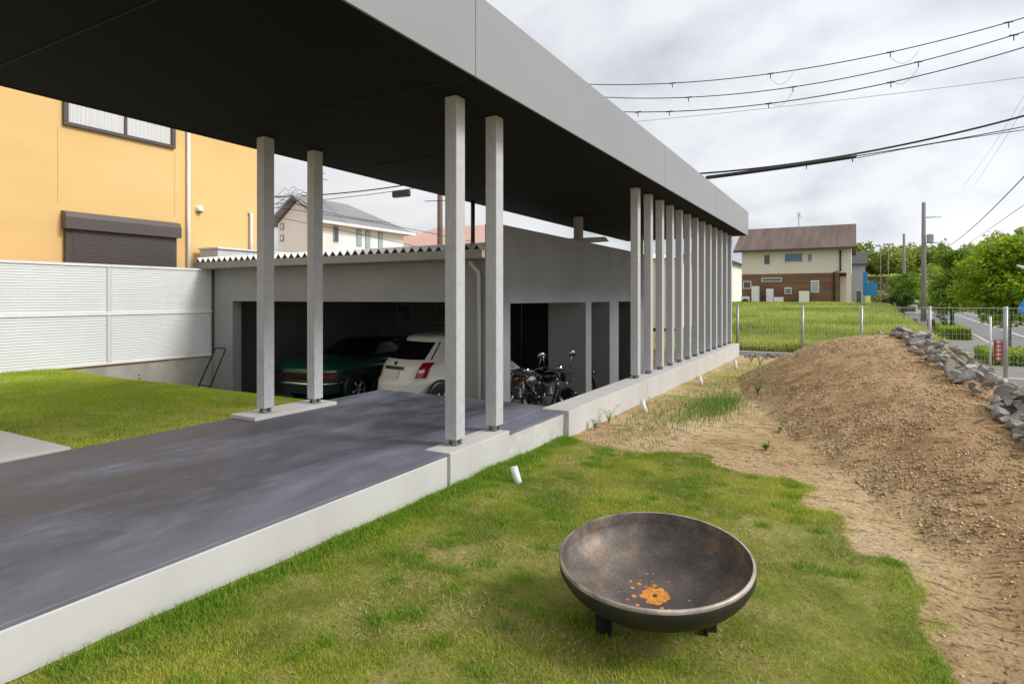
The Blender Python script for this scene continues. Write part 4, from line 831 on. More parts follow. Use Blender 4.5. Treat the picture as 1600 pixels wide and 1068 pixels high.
# ---------------- pipe stubs, weeds ----------------
for (x, Y, z, lean, lb) in ((-2.30, 4.15, .13, (-.045, -.01), 'white pipe stub leaning in the lawn by the column plinth'), (-2.37, 7.7, .16, (-.05, .0), 'white pipe stub in the soil below the first of the thirteen columns'), (-2.3, 10.7, .16, (-.04, .0), 'white pipe stub in the soil halfway along the far kerb wall'), (-2.2, 13.6, .2, (-.03, .0), 'white pipe stub near the far end of the kerb wall')):
    g0 = float(Gz(x, Y)); o = MB().lathe([(.022, z), (.030, z), (.030, -.06), (.022, -.06), (.022, z)], 20).build('pipe_stub', M['pipe'])
    o.location = (x, Y, g0); o.rotation_euler = (0, math.atan2(lean[0], z), 0); tag(o, lb, 'pipe', 'pipe stubs beside the kerb')
def weed(x, Y, h, n_, label, spread=.5):
    g0 = float(Gz(x, Y)); r = empty('weed', (x, Y, g0), label, 'weed')
    st = MB(); V = []; Fc = []
    for i in range(n_):
        a = rnd.uniform(0, 6.28); l_ = h*rnd.uniform(.5, 1); tip = Vector((math.cos(a)*l_*spread, math.sin(a)*l_*spread, l_))
        pts = [Vector((tip.x*u*u, tip.y*u*u, tip.z*u)) for u in (0, .35, .7, 1)]; st.tube(pts, [.003, .0025, .002, .001], 5)
        for q in range(7):
            u = rnd.uniform(.2, 1); c_ = Vector((tip.x*u*u, tip.y*u*u, tip.z*u)); d = Vector((rnd.gauss(0, 1), rnd.gauss(0, 1), rnd.uniform(-.1, .6))).normalized(); sd_ = d.cross(Vector((0, 0, 1))).normalized(); L_ = rnd.uniform(.025, .05)
            b_ = len(V); V += [c_, c_+d*L_*.5+sd_*L_*.3, c_+d*L_, c_+d*L_*.5-sd_*L_*.3]; Fc.append((b_, b_+1, b_+2, b_+3))
    st.build('stem', M['weed'], r); MB().add(V, Fc).build('foliage', M['weed'], r)
for a_ in ((-2.52, 6.75, .26, 6, 'leafy green weed climbing against the kerb wall'), (-2.54, 6.35, .12, 5, 'small round leaved weed at the kerb wall where the lawn ends'), (-2.42, 7.85, .18, 3, 'thin weed behind the pipe stub below the first of the thirteen columns'), (-1.25, 9.6, .30, 12, 'bushy weed in front of the mound right of the weed patch'), (-1.55, 12.2, .30, 9, 'tall weed on the soil before the far mound'), (-.95, 13.2, .3, 8, 'sparse weed on the far shoulder of the mound'), (-.75, 6.35, .09, 8, 'flat low weed on bare soil beyond the lawn'), (-.72, 7.3, .08, 4, 'tiny weed on the mound slope'), (-2.1, 15.0, .25, 8, 'weed by the last pipe stub')): weed(*a_)

# ---------------- fire bowl ----------------
m = bpy.data.materials.new('bowl_steel'); m.use_nodes = True; t = m.node_tree; n = t.nodes; l = t.links; p = n['Principled BSDF']; p.inputs['Metallic'].default_value = .25
tcn = n.new('ShaderNodeTexCoord')
base = ramp(noise(3.2, 9, .65), [(.34, (.050, .043, .043)), (.5, (.11, .091, .078)), (.66, (.24, .195, .155))])
fineg = ramp(noise(60, 4, .7), [(.3, (.7, .68, .66)), (.5, (1, 1, 1)), (.75, (1.35, 1.3, 1.25))])
base = mixc(1.0, base, fineg, 'MULTIPLY')
rust = ramp(noise(8, 9, .75), [(.55, (0, 0, 0)), (.68, (1, 1, 1))])
rc = n.new('ShaderNodeRGB'); rc.outputs[0].default_value = (.30, .12, .035, 1)
rm = n.new('ShaderNodeMath'); rm.operation = 'MULTIPLY'; l.new(rust, rm.inputs[0]); rm.inputs[1].default_value = .6
base = mixc(rm.outputs[0], base, rc.outputs[0])
# orange rust pool with splashes round the drain hole (object-space centre)
mp = n.new('ShaderNodeMapping'); mp.inputs['Location'].default_value = (.0, .0, 0); l.new(tcn.outputs['Object'], mp.inputs[0])
PC = (-.004, .012, 0)
sub = n.new('ShaderNodeVectorMath'); sub.operation = 'SUBTRACT'; l.new(tcn.outputs['Object'], sub.inputs[0]); sub.inputs[1].default_value = PC
ml = n.new('ShaderNodeVectorMath'); ml.operation = 'MULTIPLY'; l.new(sub.outputs[0], ml.inputs[0]); ml.inputs[1].default_value = (1, 1, 0)
ln_ = n.new('ShaderNodeVectorMath'); ln_.operation = 'LENGTH'; l.new(ml.outputs[0], ln_.inputs[0])
nw = n.new('ShaderNodeMath'); nw.operation = 'MULTIPLY_ADD'; l.new(noise(16, 3, .5), nw.inputs[0]); nw.inputs[1].default_value = .11; nw.inputs[2].default_value = -.055
dd = n.new('ShaderNodeMath'); dd.operation = 'ADD'; l.new(ln_.outputs['Value'], dd.inputs[0]); l.new(nw.outputs[0], dd.inputs[1])
lt1 = n.new('ShaderNodeMath'); lt1.operation = 'LESS_THAN'; l.new(dd.outputs[0], lt1.inputs[0]); lt1.inputs[1].default_value = .056
vo = n.new('ShaderNodeTexVoronoi'); vo.inputs['Scale'].default_value = 26; l.new(tcn.outputs['Object'], vo.inputs['Vector'])
lim = n.new('ShaderNodeMapRange'); lim.inputs[1].default_value = .05; lim.inputs[2].default_value = .20; lim.inputs[3].default_value = .42; lim.inputs[4].default_value = 0; l.new(ln_.outputs['Value'], lim.inputs[0])
lt2 = n.new('ShaderNodeMath'); lt2.operation = 'LESS_THAN'; l.new(vo.outputs['Distance'], lt2.inputs[0]); l.new(lim.outputs[0], lt2.inputs[1])
mxm = n.new('ShaderNodeMath'); mxm.operation = 'MAXIMUM'; l.new(lt1.outputs[0], mxm.inputs[0]); l.new(lt2.outputs[0], mxm.inputs[1])
oc_ = n.new('ShaderNodeRGB'); oc_.outputs[0].default_value = (.62, .235, .03, 1)
pool = n.new('ShaderNodeMapRange'); pool.inputs[1].default_value = .24; pool.inputs[2].default_value = .15; l.new(dd.outputs[0], pool.inputs[0])
pm_ = n.new('ShaderNodeMath'); pm_.operation = 'MULTIPLY'; l.new(pool.outputs[0], pm_.inputs[0]); pm_.inputs[1].default_value = .6
dk = n.new('ShaderNodeRGB'); dk.outputs[0].default_value = (.07, .058, .062, 1)
base = mixc(pm_.outputs[0], base, dk.outputs[0])
oc2 = ramp(noise(42, 6, .7), [(.35, (.36, .12, .02)), (.5, (.62, .24, .03)), (.7, (.74, .34, .06))])
c = mixc(mxm.outputs[0], base, oc2); l.new(c, p.inputs['Base Color'])
iv = n.new('ShaderNodeMath'); iv.operation = 'MULTIPLY_ADD'; l.new(mxm.outputs[0], iv.inputs[0]); iv.inputs[1].default_value = -.25; iv.inputs[2].default_value = .25; l.new(iv.outputs[0], p.inputs['Metallic'])
rg = n.new('ShaderNodeMapRange'); rg.inputs[3].default_value = .42; rg.inputs[4].default_value = .68; l.new(noise(5, 6), rg.inputs[0]); l.new(rg.outputs[0], p.inputs['Roughness'])
b = n.new('ShaderNodeBump'); b.inputs['Strength'].default_value = .15; b.inputs['Distance'].default_value = .01; l.new(noise(70, 5), b.inputs['Height']); l.new(b.outputs[0], p.inputs['Normal'])
M['bowl'] = m
RB = .403; Zr = -1.12; fbx, fby = -.752, 2.567
fb = empty('fire_bowl', (fbx, fby, Zr), 'round rusty steel fire bowl standing on the lawn', 'fire pit')
dep = .182; PW = 2.15; Rs = (RB*RB+dep*dep)/(2*dep)
def bp_(off, r0, r1, k=28):
    out = []
    for i in range(k+1):
        r = r0+(r1-r0)*math.sin(math.pi/2*i/k); out.append((r, -(dep+off)*(max(1-(r/(RB+off))**PW, 0))**(1/PW)))
    return out
inner = bp_(0, .0005, RB-.006); outer = bp_(.007, .0055, RB)[::-1]
topz = inner[-1][1]
prof_ = inner+[(RB-.006, .012), (RB-.004, .016), (RB+.003, .016), (RB+.006, .012), (RB+.006, -.035)]+[q for q in outer if q[1] < -.035]+[(.0055, inner[0][1])]
tilt = Matrix.Rotation(math.atan(.104), 4, 'X')
bo = MB().lathe(inner+[(RB-.006, .012), (RB-.004, .016)], 96).build('bowl', M['bowl'], fb); bo.rotation_euler = (math.atan(.104), 0, 0)
os_ = MB().lathe([(RB+.003, .0155), (RB+.006, .012), (RB+.0065, -.03)]+[q for q in outer if q[1] < -.035]+[(.0055, inner[0][1])], 96).build('outer_shell', mat('scorched_steel', (.022, .020, .019), .5, (.040, .034, .030), 5, 8, .1, 60, metal=.2), fb); os_.rotation_euler = bo.rotation_euler
rmz = MB().lathe([(RB-.0055, .0165), (RB+.0025, .0172), (RB+.0062, .0125), (RB+.0063, .002)], 96).build('rim', mat('rim_worn', (.20, .16, .135), .45, (.50, .44, .38), 7, 6, metal=.3), fb); rmz.rotation_euler = bo.rotation_euler
hole = MB().lathe([(.0005, 0), (.009, 0)], 16).build('drain_hole', M['black_metal'], bo)
hole.location = (PC[0], PC[1], -dep+.003)
for a_ in (R(222), R(25), R(118)):
    ca, sa = math.cos(a_), math.sin(a_)
    lg = MB().prism([(-.005, -.222), (.06, -.218), (.045, -.375), (.0, -.375)], -.004, .004, 'y').prism([(-.035, -.375), (.035, -.375), (.045, -.222), (-.045, -.222)], .0, .008, 'x')
    lo = lg.build('leg', M['black_metal'], fb); lo.location = (ca*.21, sa*.21, 0); lo.rotation_euler = (0, 0, a_)

# ---------------- street ----------------
KS = lambda Y, d=0: 6.05+.06*(Y-37.9)+d
def strip(d0, d1, Y0, Y1, z0, z1, x0=None): return MB().prism([(KS(Y0, d0) if x0 is None else x0, Y0), (KS(Y0, d1), Y0), (KS(Y1, d1), Y1), (KS(Y1, d0) if x0 is None else x0, Y1)], z0, z1, 'z')
tag(strip(0, 0, 8, 170, -2.7, -2.405, 3.3).build('pavement', M['pavement']), kind='structure')
tag(strip(.005, .16, 8, 170, -2.7, -2.40).build('road_kerb', M['concrete']), kind='structure')
tag(strip(.165, 13, 8, 175, -2.8, -2.50).build('road', M['asphalt']), kind='structure')
mk = strip(2.6, 2.76, 8, 172, -2.496, -2.492)
for d_ in (4.7, 7.2, 9.6):
    q = strip(d_, d_+.15, 8, 172, -2.496, -2.492); mk.add(q.v, q.f)
for k in range(5): q = strip(5.4+.0*k, 5.75, 20+11*k, 25+11*k, -2.496, -2.492); mk.add(q.v, q.f)
tag(mk.build('road_marking', M['roadpaint']), kind='structure')
tag(strip(13.1, 16, 30, 170, -2.7, -2.42).build('far_pavement', M['pavement']), kind='structure')
def pole(name, x, Y, h, r0, label, trafo=True):
    o = empty(name, (x, Y, -2.4), label, 'utility pole'); MB().tube([(0, 0, 0), (0, 0, h*.5), (0, 0, h)], [r0, r0*.85, r0*.66], 14).build('shaft', M['pole'], o)
    if trafo:
        MB().tube([(0, 0, h-1.55), (1.5, .2, h-1.55)], .05, 6).build('crossarm', M['steel'], o)
        tr = MB().lathe([(.001, 0), (.28, 0), (.30, .05), (.30, .70), (.32, .72), (.32, .80), (.001, .86)], 20, Matrix.Translation((.55, 0, h-4.1))).build('transformer', mat('trafo', (.42, .43, .43), .5), o)
        MB().tube([(0, 0, h-4.15), (1.5, 0, h-4.15)], .05, 6).build('bracket', M['steel'], o)
        for k in range(3): MB().lathe([(.001, 0), (.06, 0), (.05, .1), (.07, .12), (.001, .2)], 10, Matrix.Translation((.15, 0, h-.35-.3*k))).build('insulator', M['white_paint'], o)
    return o
pole('utility_pole', 6.12, 74, 12.1, .25, 'tall grey utility pole with a small transformer beside the pavement')
pole('utility_pole', 6.6, 110, 12.2, .25, 'far plain utility pole rising above the distant woodland', False)
_pm = M['pole']; M['pole'] = mat('brown_pole', (.20, .14, .125), .85, (.15, .10, .09), 2)
p3 = pole('utility_pole', -19.4, 26.3, 13.8, .17, 'reddish brown utility pole seen under the canopy between the columns', False); M['pole'] = _pm
MB().tube([(0, 0, 8.6), (0, 0, 8.6)], .01, 4) if False else None
ca_ = MB()
for z in (13.4, 12.9, 8.5): ca_.tube([(-.7, -.5, z), (.7, .5, z)], .05, 6)
ca_.build('crossarm', M['steel'], p3)
pole('utility_pole', -41.5, 60, 8.8, .2, 'tiny far utility pole beside the pink roofs', False)
# wires as sagging cables between the pole on the left and one beyond the right edge
def cable(name, A, B, sag, r, label, m=None, clips=(), n_=40, loops=()):
    A, B = Vector(A), Vector(B); P = lambda u: A.lerp(B, u)-Vector((0, 0, 4*sag*u*(1-u)))
    o = tag(MB().tube([P(i/n_) for i in range(n_+1)], r, 6).build(name, m or M['cable']), label, 'cable')
    if clips:
        q = MB()
        for u in clips: p_ = P(u); q.tube([p_, p_-Vector((0, 0, .34))], .022, 5); q.tube([p_-Vector((.12, 0, 0)), p_+Vector((.12, 0, 0))], .03, 6)
        q.build('clip', M['cable'], o)
    if loops:
        q = MB()
        for u, u2, dz in loops:
            p_, p2 = P(u)-Vector((0, 0, .3)), P(u2)-Vector((0, 0, dz)); q.tube([p_.lerp(p2, k/10)-Vector((0, 0, 3.0*.5*k/10*(1-k/10))) for k in range(11)], .009, 4)
        q.build('loop_wire', M['thin_cable'], o)
    return o
def A2(x1, y1, Y1, x2, y2, Y2, e0=.45, e1=.25):
    a, b = at(x1, y1, Y1), at(x2, y2, Y2); return a, b
def cab(name, pts, r, label, **k):
    """level cable through three sighted points on one vertical plane"""
    (x1, y1, Y1), (x2, y2, Y2), (x3, y3, Y3) = pts
    a, m_, b = at(x1, y1, Y1), at(x2, y2, Y2), at(x3, y3, Y3)
    P0, P1 = Vector((a.x, a.y, 0)), Vector((b.x, b.y, 0)); d = P1-P0; u = (Vector((m_.x, m_.y, 0))-P0).dot(d)/d.dot(d)
    # re-sight the middle point on the chord plane
    X1 = ray(x2); kk = P0.x*d.y-P0.y*d.x; tt = kk/(X1[0]*d.y-X1[1]*d.x); mp_ = Vector((X1[0]*tt, X1[1]*tt, (HZ-y2)*tt)); u = (Vector((mp_.x, mp_.y, 0))-P0).dot(d)/d.dot(d)
    C_ = np.linalg.solve(np.array([[0, 0, 1], [u*u, u, 1], [1, 1, 1]]), np.array([a.z, mp_.z, b.z]))
    Z = lambda q: C_[0]*q*q+C_[1]*q+C_[2]
    q0, q1 = k.pop('ext', (-.6, 1.35)); n_ = 60
    f = lambda q: Vector((P0.x+d.x*q, P0.y+d.y*q, Z(q)))
    o = tag(MB().tube([f(q0+(q1-q0)*i/n_) for i in range(n_+1)], r, 6).build(name, k.get('m', M['cable'])), label, 'cable')
    def uat(x): X1 = ray(x); tt = kk/(X1[0]*d.y-X1[1]*d.x); return (Vector((X1[0]*tt, X1[1]*tt, 0))-P0).dot(d)/d.dot(d)
    if k.get('clips'):
        q = MB()
        for x in k['clips']: p_ = f(uat(x)); q.tube([p_+Vector((0, 0, .02)), p_-Vector((0, 0, .22))], .02, 5); q.tube([p_-Vector((.15, 0, 0)), p_+Vector((.15, 0, 0))], r*1.5, 6)
        q.build('clip', M['cable'], o)
    if k.get('loops'):
        q = MB()
        for x, x2_, dz in k['loops']:
            p_, p2 = f(uat(x))-Vector((0, 0, .2)), f(uat(x2_))-Vector((0, 0, dz)); q.tube([p_.lerp(p2, j/12)-Vector((0, 0, 1.6*(j/12)*(1-j/12))) for j in range(13)], .007, 4)
        q.build('loop_wire', M['thin_cable'], o)
    if k.get('sleeve'):
        x1_, x2_, rr = k['sleeve']; ua, ub = uat(x1_), uat(x2_); MB().tube([f(ua+(ub-ua)*j/14) for j in range(15)], rr, 8).build('sleeve', M['cable'], o)
    return o
cab('power_cable', ((925, 132, 29), (1300, 100, 30), (1600, 28, 31)), .021, 'topmost of the three clipped power cables above the canopy', clips=(1051, 1204, 1391, 1576), loops=((1204, 1239, .1), (1391, 1436, .2)))
cab('power_cable', ((945, 152, 29), (1300, 126, 30), (1600, 50, 31)), .021, 'middle of the three clipped power cables above the canopy', clips=(1076, 1239, 1435, 1584), loops=((1239, 1202, .5), (1435, 1392, .5)))
cab('power_cable', ((975, 175, 29), (1300, 147, 30), (1600, 74, 31)), .023, 'lowest of the three clipped power cables above the canopy', clips=(997, 1046, 1201, 1392))
cab('thin_wire', ((995, 190, 29), (1300, 158, 30), (1600, 121, 31)), .009, 'very thin wire just below the three clipped power cables', m=M['thin_cable'])
cab('telecom_cable', ((1095, 271, 28), (1350, 238, 29), (1600, 181, 30)), .042, 'thick black telephone cable above the house roof line', ext=(-1.2, 1.3))
cab('telecom_cable', ((1100, 278, 27.8), (1350, 242, 28.8), (1600, 198, 29.8)), .020, 'thinner telephone cable carrying a fat black joint sleeve', sleeve=(1103, 1338, .085), ext=(-1.2, 1.3), clips=(1260, 1332))
cab('telecom_cable', ((1340, 247, 28.9), (1450, 226, 29.2), (1600, 203, 29.7)), .016, 'lowest thin telephone cable running out of the black sleeve', ext=(0, 1.3))
cab('street_wire', ((1480, 386, 70), (1530, 346, 45), (1600, 276, 31)), .022, 'upper of two wires sloping down along the street', m=M['cable'], ext=(-.1, 1.2))
cab('street_wire', ((1500, 390, 70), (1550, 355, 45), (1600, 320, 35)), .014, 'lower thinner wire sloping down along the street', m=M['thin_cable'], ext=(-.1, 1.2))
cab('distant_wire', ((1505, 290, 60), (1560, 215, 48), (1600, 150, 40)), .008, 'faint thin wire crossing steeply at the right edge of the sky', m=M['thin_cable'], ext=(0, 1.2))
cab('distant_wire', ((1522, 290, 60), (1568, 220, 48), (1600, 168, 40)), .008, 'second faint thin wire crossing steeply at the right edge of the sky', m=M['thin_cable'], ext=(0, 1.2))
# left side wires beyond the garage roof
c1 = cab('telephone_wire', ((436, 307, 25.6), (560, 299, 26), (680, 281, 26.3)), .035, 'black overhead cable above the white house ending at the brown pole', ext=(-.3, 1.02))
cab('telephone_wire', ((436, 318, 25.4), (560, 306, 25.8), (680, 289, 26.2)), .018, 'second overhead cable above the white house', ext=(-.3, 1.02))
cbx = tag(MB().box(-.9, .9, -.16, .16, -.20, .14).build('cable_closure', M['black_metal'], bevel=.08), 'black cable joint box hanging under the overhead cable left of the brown pole', 'joint box')
cbx.location = at(627, 301, 25.9)
cbx.location.z -= .02; cbx.scale = (.62, 1, 1.15)
for (y1, y2, y3, lb) in ((325, 340, 352, 'thin wire drooping across the grey roof of the white house'), (340, 361, 376, 'thin wire drooping across the upper windows of the white house'), (310, 338, 348, 'thin wire crossing the top of the white house roof')):
    cab('telephone_wire', ((436, y1, 20), (540, y2, 21), (610, y3, 22)), .014, lb, ext=(-.4, 1.7 if y1 != 310 else 1.0))
cc = MB()
for i in range(7):
    a_ = at(432, 318+rnd.uniform(-14, 12), 20.5); b_ = at(480, 312+rnd.uniform(-12, 12), 20.5); cc.tube([a_.lerp(b_, k/10)+Vector((0, 0, rnd.uniform(.1, .45)*math.sin(math.pi*k/10))) for k in range(11)], .011, 4)
tag(cc.build('cable_bundle', M['cable']), 'tangled bundle of black drop wires beside the left porch columns', 'cables')

# ---------------- vegetation of the street ----------------
def leafcloud(blobs, n_, s, flat=.6, seed=0):
    g_ = np.random.default_rng(seed); vol = np.array([b[3]*b[4]*b[5] for b in blobs]); pr = vol**.75/np.sum(vol**.75)
    ch = g_.choice(len(blobs), n_, p=pr); B_ = np.array(blobs)[ch]
    d = g_.normal(size=(n_, 3)); d /= np.linalg.norm(d, axis=1)[:, None]; rr_ = .55+.5*g_.random(n_)**.7
    # clumps: pull leaves towards twig centres
    C_ = B_[:, :3]+d*rr_[:, None]*B_[:, 3:6]
    nm = g_.normal(size=(n_, 3)); nm[:, 2] = np.abs(nm[:, 2])+flat; nm /= np.linalg.norm(nm, axis=1)[:, None]
    u = np.cross(nm, g_.normal(size=(n_, 3))); u /= np.linalg.norm(u, axis=1)[:, None]; v = np.cross(nm, u)
    sz = (s*(.6+.8*g_.random(n_)))[:, None]
    V = np.stack([C_-u*sz*.5, C_+v*sz*.32, C_+u*sz*.5, C_-v*sz*.32], 1).reshape(-1, 3)
    return V, np.arange(4*n_).reshape(-1, 4)
LF = {'g': leafmat('leaf_green', [(.07, .14, .018), (.20, .33, .035), (.34, .46, .07)], .45), 'y': leafmat('leaf_yellow_green', [(.15, .27, .02), (.30, .44, .03), (.50, .58, .05)], .5),
      'd': leafmat('leaf_dark', [(.035, .075, .015), (.06, .12, .022), (.11, .18, .03)], .3), 'f': leafmat('leaf_far', [(.20, .27, .05), (.38, .45, .08), (.58, .60, .17)], .4, (.6, .7, .55), .06)}
bark = mat('bark', (.07, .055, .045), .9, (.11, .09, .075), 6)
def tree(name, label, x, Y, zb_, h, cr_r, tr, kind, n_, s, nb=14, tall=1.0, cat='tree', top=None, group=None, seed=1):
    r0 = random.Random(seed); o = empty(name, (x, Y, zb_), label, cat, group)
    blobs = []; ch = h*(1-tr)
    for i in range(nb):
        u = (i+.5)/nb; z = h*tr+ch*u; ww = cr_r*(math.sin(math.pi*(.12+.80*u))**.7)
        a = r0.uniform(0, 6.28); d_ = ww*r0.uniform(.2, .75); b_ = cr_r*r0.uniform(.28, .48)
        blobs.append((d_*math.cos(a), d_*math.sin(a), min(z, h-b_*.6), b_*1.15, b_*1.15, b_*.75*tall))
    V, Fc = leafcloud(blobs, n_, s, seed=seed); npmesh('crown', V, Fc, LF[kind], o, k=4)
    st = MB().tube([(0, 0, -.1), (.03, 0, h*tr*.6), (0, .03, h*tr), (.02, 0, h*.85)], [cr_r*.06+.03, cr_r*.05+.02, cr_r*.045+.015, .015], 8)
    for b_ in blobs[::2]: st.tube([(0, 0, max(h*tr*.8, b_[2]-.5*cr_r)), (b_[0]*.5, b_[1]*.5, b_[2]-.15), b_[:3]], [.03+.01*cr_r, .02, .01], 5)
    st.build('trunk', bark, o)
    if top:
        V, Fc = leafcloud([(top[0], top[1], top[2], top[3], top[3], top[3])], top[4], s, seed=seed+9); npmesh('top_shoots', V, Fc, LF['y'], o, k=4)
    return o
SB = -2.405
tree('street_tree', 'large bright yellow green street tree at the right edge', 5.7, 33, SB, 4.95, 1.9, .30, 'y', 14000, .17, 26, seed=3)
tree('street_tree', 'dark green street tree with bare trunk behind the clipped hedge', 5.35, 47, SB, 5.4, 1.75, .34, 'g', 9000, .17, 18, seed=5)
tree('street_tree', 'small sapling with sparse leaves beside the bare trunked street tree', 4.85, 46, SB, 2.0, .40, .35, 'g', 420, .13, 6, seed=6)
tree('street_tree', 'rounded dense street tree left of the tall utility pole', 5.2, 84, SB, 5.3, 2.0, .28, 'g', 5000, .22, 14, seed=8)
tree('street_tree', 'slim street tree touching the tall utility pole', 5.45, 79, SB, 4.6, 1.4, .42, 'g', 3000, .2, 10, seed=9)
tree('street_tree', 'light green tree between the tall utility pole and the dark street tree', 14, 150, -2.4, 9.0, 3.6, .1, 'y', 4200, .2, 12, seed=12)
tree('street_tree', 'bushy tree across the road behind the yellow green street tree', 21, 72, SB, 6.5, 3.6, .12, 'g', 7000, .3, 16, seed=14)
tree('street_tree', 'dark bush beside the grey house', 3.9, 66, -2.0, 2.6, 1.1, .05, 'd', 2600, .18, 8, cat='bush', seed=16)
tree('street_tree', 'dark bush right of the brown roofed house porch', 2.9, 63, -1.6, 1.9, .9, .05, 'd', 1800, .16, 7, cat='bush', seed=17)
def hedge(x0_, x1_, y0_, y1_, h, label, seed):
    g_ = np.random.default_rng(seed); n_ = 5200; P_ = g_.random((n_, 3)); f_ = g_.integers(0, 3, n_)
    P_[f_ == 0, 2] = 1; P_[f_ == 1, 1] = 0; P_[f_ == 2, 0] = 0
    P_ = P_*[x1_-x0_, y1_-y0_, h]+[x0_, y0_, SB]+g_.normal(0, .05, (n_, 3)); nm = g_.normal(size=(n_, 3)); nm /= np.linalg.norm(nm, axis=1)[:, None]; u = np.cross(nm, g_.normal(size=(n_, 3))); u /= np.linalg.norm(u, axis=1)[:, None]; v = np.cross(nm, u); s = .11
    V = np.stack([P_-u*s*.5, P_+v*s*.35, P_+u*s*.5, P_-v*s*.35], 1).reshape(-1, 3)
    o = empty('hedge', (0, 0, 0), label, 'hedge'); npmesh('foliage', V, np.arange(4*n_).reshape(-1, 4), LF['y'], o, k=4)
    MB().box(x0_+.08, x1_-.08, y0_+.08, y1_-.08, SB, SB+h-.08).build('core', mat('hedge_core', (.03, .06, .012), .9), o); return o
hedge(4.55, 5.75, 42.5, 50, .62, 'clipped low hedge round the bare trunked street tree', 1)
hedge(4.3, 6.0, 27.3, 30.5, .42, 'clipped low hedge at the right edge behind the nearest fence post', 2)
hedge(4.6, 5.4, 88, 100, .6, 'far low hedge beyond the tall utility pole', 3)
# woodland on the bank
blobs = []; r0 = random.Random(5)
for i in range(230):
    X = r0.uniform(-22, 75); Y = r0.uniform(176, 225)+.05*abs(X); g0 = float(Gz(X, Y)); hh = r0.uniform(4.5, 8.0)+(2.5 if X > 30 else 0); rr_ = r0.uniform(2.0, 3.4)
    blobs += [(X, Y, g0+hh*.55, rr_, rr_, hh*.45), (X+r0.uniform(-1, 1), Y, g0+hh*.8, rr_*.6, rr_*.6, hh*.32)]
for i in range(60):
    Y = r0.uniform(150, 178); X = r0.uniform(14, 60); g0 = float(Gz(X, Y)); hh = r0.uniform(3, 6); blobs.append((X, Y, g0+hh*.4, 2.6, 2.6, hh*.5))
for i in range(26):
    Y = 40+i*5.2; X = KS(Y, 17+r0.uniform(-.5, 2)); blobs.append((X, Y, -.9, 2.2, 2.2, 1.6))
V, Fc = leafcloud(blobs, 120000, .80, seed=4)
tag(npmesh('woodland', V, Fc, LF['f'], k=4), 'far mixed green woodland on the bank beyond the street', 'woodland', kind='stuff')
blobs = []
for i in range(60):
    X = r0.uniform(-3, 9); Y = r0.uniform(112, 118); g0 = float(Gz(X, Y)); blobs.append((X, Y, g0+.3, 1.3, 1, .5))
M['tan'] = leafmat('dry_scrub', [(.16, .15, .06), (.26, .23, .11), (.20, .24, .08)], .3)
V, Fc = leafcloud([(r0.uniform(-10, 16), y_, float(Gz(5, y_))+.1, 2.2, 1.5, .35) for y_ in np.linspace(148, 176, 160)], 24000, .5, seed=6)
tag(npmesh('dry_scrub', V, Fc, M['tan'], k=4), 'dry tan and green scrub on the far bank below the woodland', 'scrub', kind='stuff')
# dark railing, small truck, signs, posts
rl_ = MB()
for i in range(34): rl_.tube([(2.9+.085*i, 52+.0*i, -2.4), (2.9+.085*i, 52, -1.15)], .012, 4)
rl_.tube([(2.9, 52, -1.2), (5.7, 52, -1.2)], .02, 5).tube([(2.9, 52, -2.2), (5.7, 52, -2.2)], .02, 5)
rg_ = rl_.build('railing', M['black_metal']); tag(rg_, 'low dark railing between meadow and pavement', 'railing')
tk = empty('small_truck', (4.25, 66, SB), 'small white truck with canopy parked beyond the meadow', 'truck')
MB().box(-.75, .75, 0, 3.2, .45, 1.1).box(-.72, .72, .0, 1.0, 1.1, 1.75).build('body', M['white_paint'], tk, .06)
MB().box(-.62, .62, -.02, -.004, 1.15, 1.6).build('windscreen', gd, tk); MB().prism([(-.9, 2.0), (.9, 2.0), (.7, 2.25), (-.7, 2.25)], 0.2, 3.4, 'y').build('canopy', M['housewhite'], tk)
for sx in (-.68, .68):
    for y in (.5, 2.6): MB().lathe([(.001, -.08), (.27, -.08), (.27, .08), (.001, .08)], 16, Matrix.Translation((sx, y, .27)) @ Matrix.Rotation(R(90), 4, 'Y')).build('wheel', tyre, tk)
sg1 = empty('red_sign', (4.4, 26.8, SB), 'red board with white characters on a slim white post beside the far pavement', 'sign')
p_ = at(1560, 547, 26.8)
sg1.location = (p_.x, 26.8, SB)
ztop = (465-531)/1192*26.8-SB; zbot = (465-563)/1192*26.8-SB
MB().box(-.13, .13, -.02, .02, zbot, ztop).build('board', M['red'], sg1)
wt_ = MB(); hgt = (ztop-zbot)/5
for k in range(5):
    z = zbot+hgt*(k+.5); wt_.box(-.07, .07, -.026, -.021, z-.012, z+.01).box(-.012, .012, -.0265, -.0215, z-.05, z+.05).box(-.06, .06, -.0268, -.0218, z+.03, z+.045)
wt_.build('lettering', M['white_paint'], sg1)
MB().tube([(-.22, 0, 0), (-.22, 0, 1.75)], .035, 8).build('post', M['white_paint'], sg1)
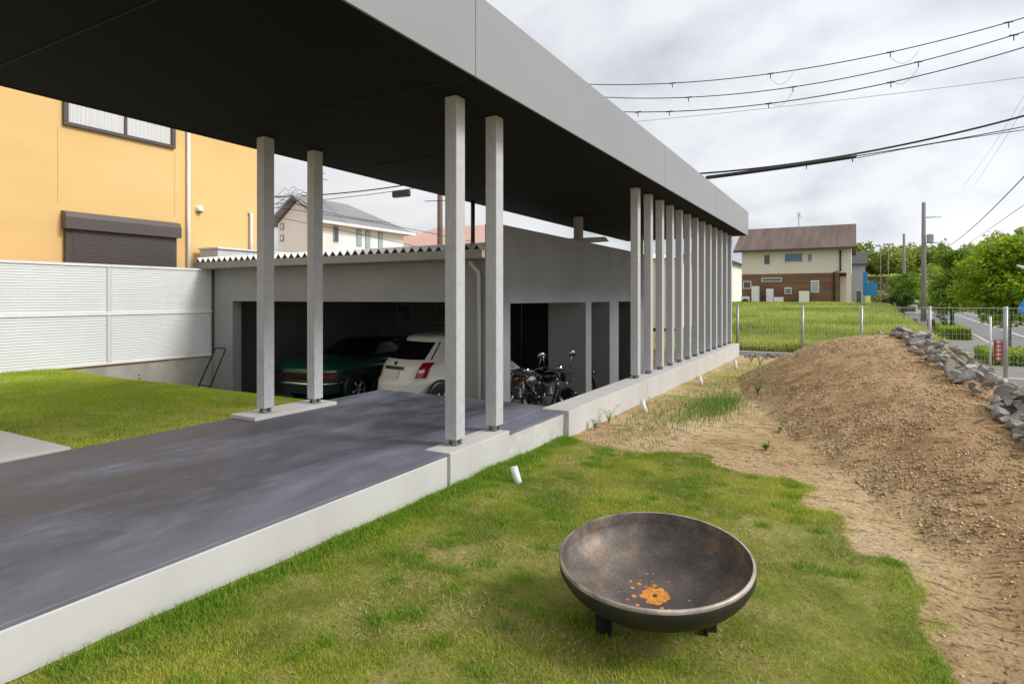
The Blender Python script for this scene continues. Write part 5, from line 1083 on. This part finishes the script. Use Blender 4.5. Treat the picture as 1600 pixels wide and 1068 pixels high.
bs_ = empty('crossing_sign', (4.62, 24.5, SB), 'blue crossing sign with white emblem cut by the right edge', 'sign')
p_ = at(1600, 478, 24.5); bs_.location = (p_.x+.22, 24.5, SB); zc = p_.z-SB
MB().prism([(-.36, zc-.22), (.36, zc-.22), (.36, zc-.02), (.18, zc+.28), (-.18, zc+.28), (-.36, zc-.02)], -.012, .012, 'y').build('plate', M['signblue'], bs_)
MB().prism([(-.24, zc-.16), (.24, zc-.16), (0, zc+.20)], -.018, -.013, 'y').build('emblem', M['white_paint'], bs_)
MB().tube([(.0, .04, 0), (.0, .04, zc+.3)], .035, 8).build('post', M['steel'], bs_)
p_ = at(1455, 506, 36); o = tag(MB().box(-.15, .15, -.03, .03, 0, .38).tube([(0, .05, -1), (0, .05, .2)], .03, 8).build('small_sign', M['black_metal']), 'small black sign plate on a short post beside the pavement', 'sign'); o.location = (p_.x, 36, p_.z-.15)
p_ = at(1592, 420, 25); lp = empty('street_lamp', (p_.x+1.5, 25, SB), 'white curved street lamp arm reaching in from the right edge', 'street lamp')
MB().tube([(0, 0, 0), (0, 0, p_.z-SB-.4), (-.3, 0, p_.z-SB-.05)], [.08, .06, .05], 10).build('post', M['white_paint'], lp)
MB().tube([(-.3, 0, p_.z-SB-.05), (-.9, 0, p_.z-SB-.12), (-1.3, 0, p_.z-SB), (-1.55, 0, p_.z-SB+.12)], [.05, .06, .06, .03], 10).build('lamp_head', M['white_paint'], lp)
for i, (x_, y_) in enumerate(((1388, 382), (1376, 384))):
    p_ = at(x_, y_, 150); o = empty('floodlight_mast', (p_.x, 150, float(Gz(p_.x, 150))), ['taller', 'shorter'][i]+' thin floodlight mast on the far bank', 'mast'); hh = p_.z-o.location.z
    MB().tube([(0, 0, 0), (0, 0, hh)], [.12, .08], 6).build('shaft', M['pole'], o); q = MB()
    for k in range(4 if i == 0 else 2): q.box(-.9+.5*k, -.55+.5*k, -.1, .1, hh-.1, hh+.25)
    q.tube([(-.9, 0, hh-.1), (.9, 0, hh-.1)], .05, 5).build('lamp_row', M['steel'], o)
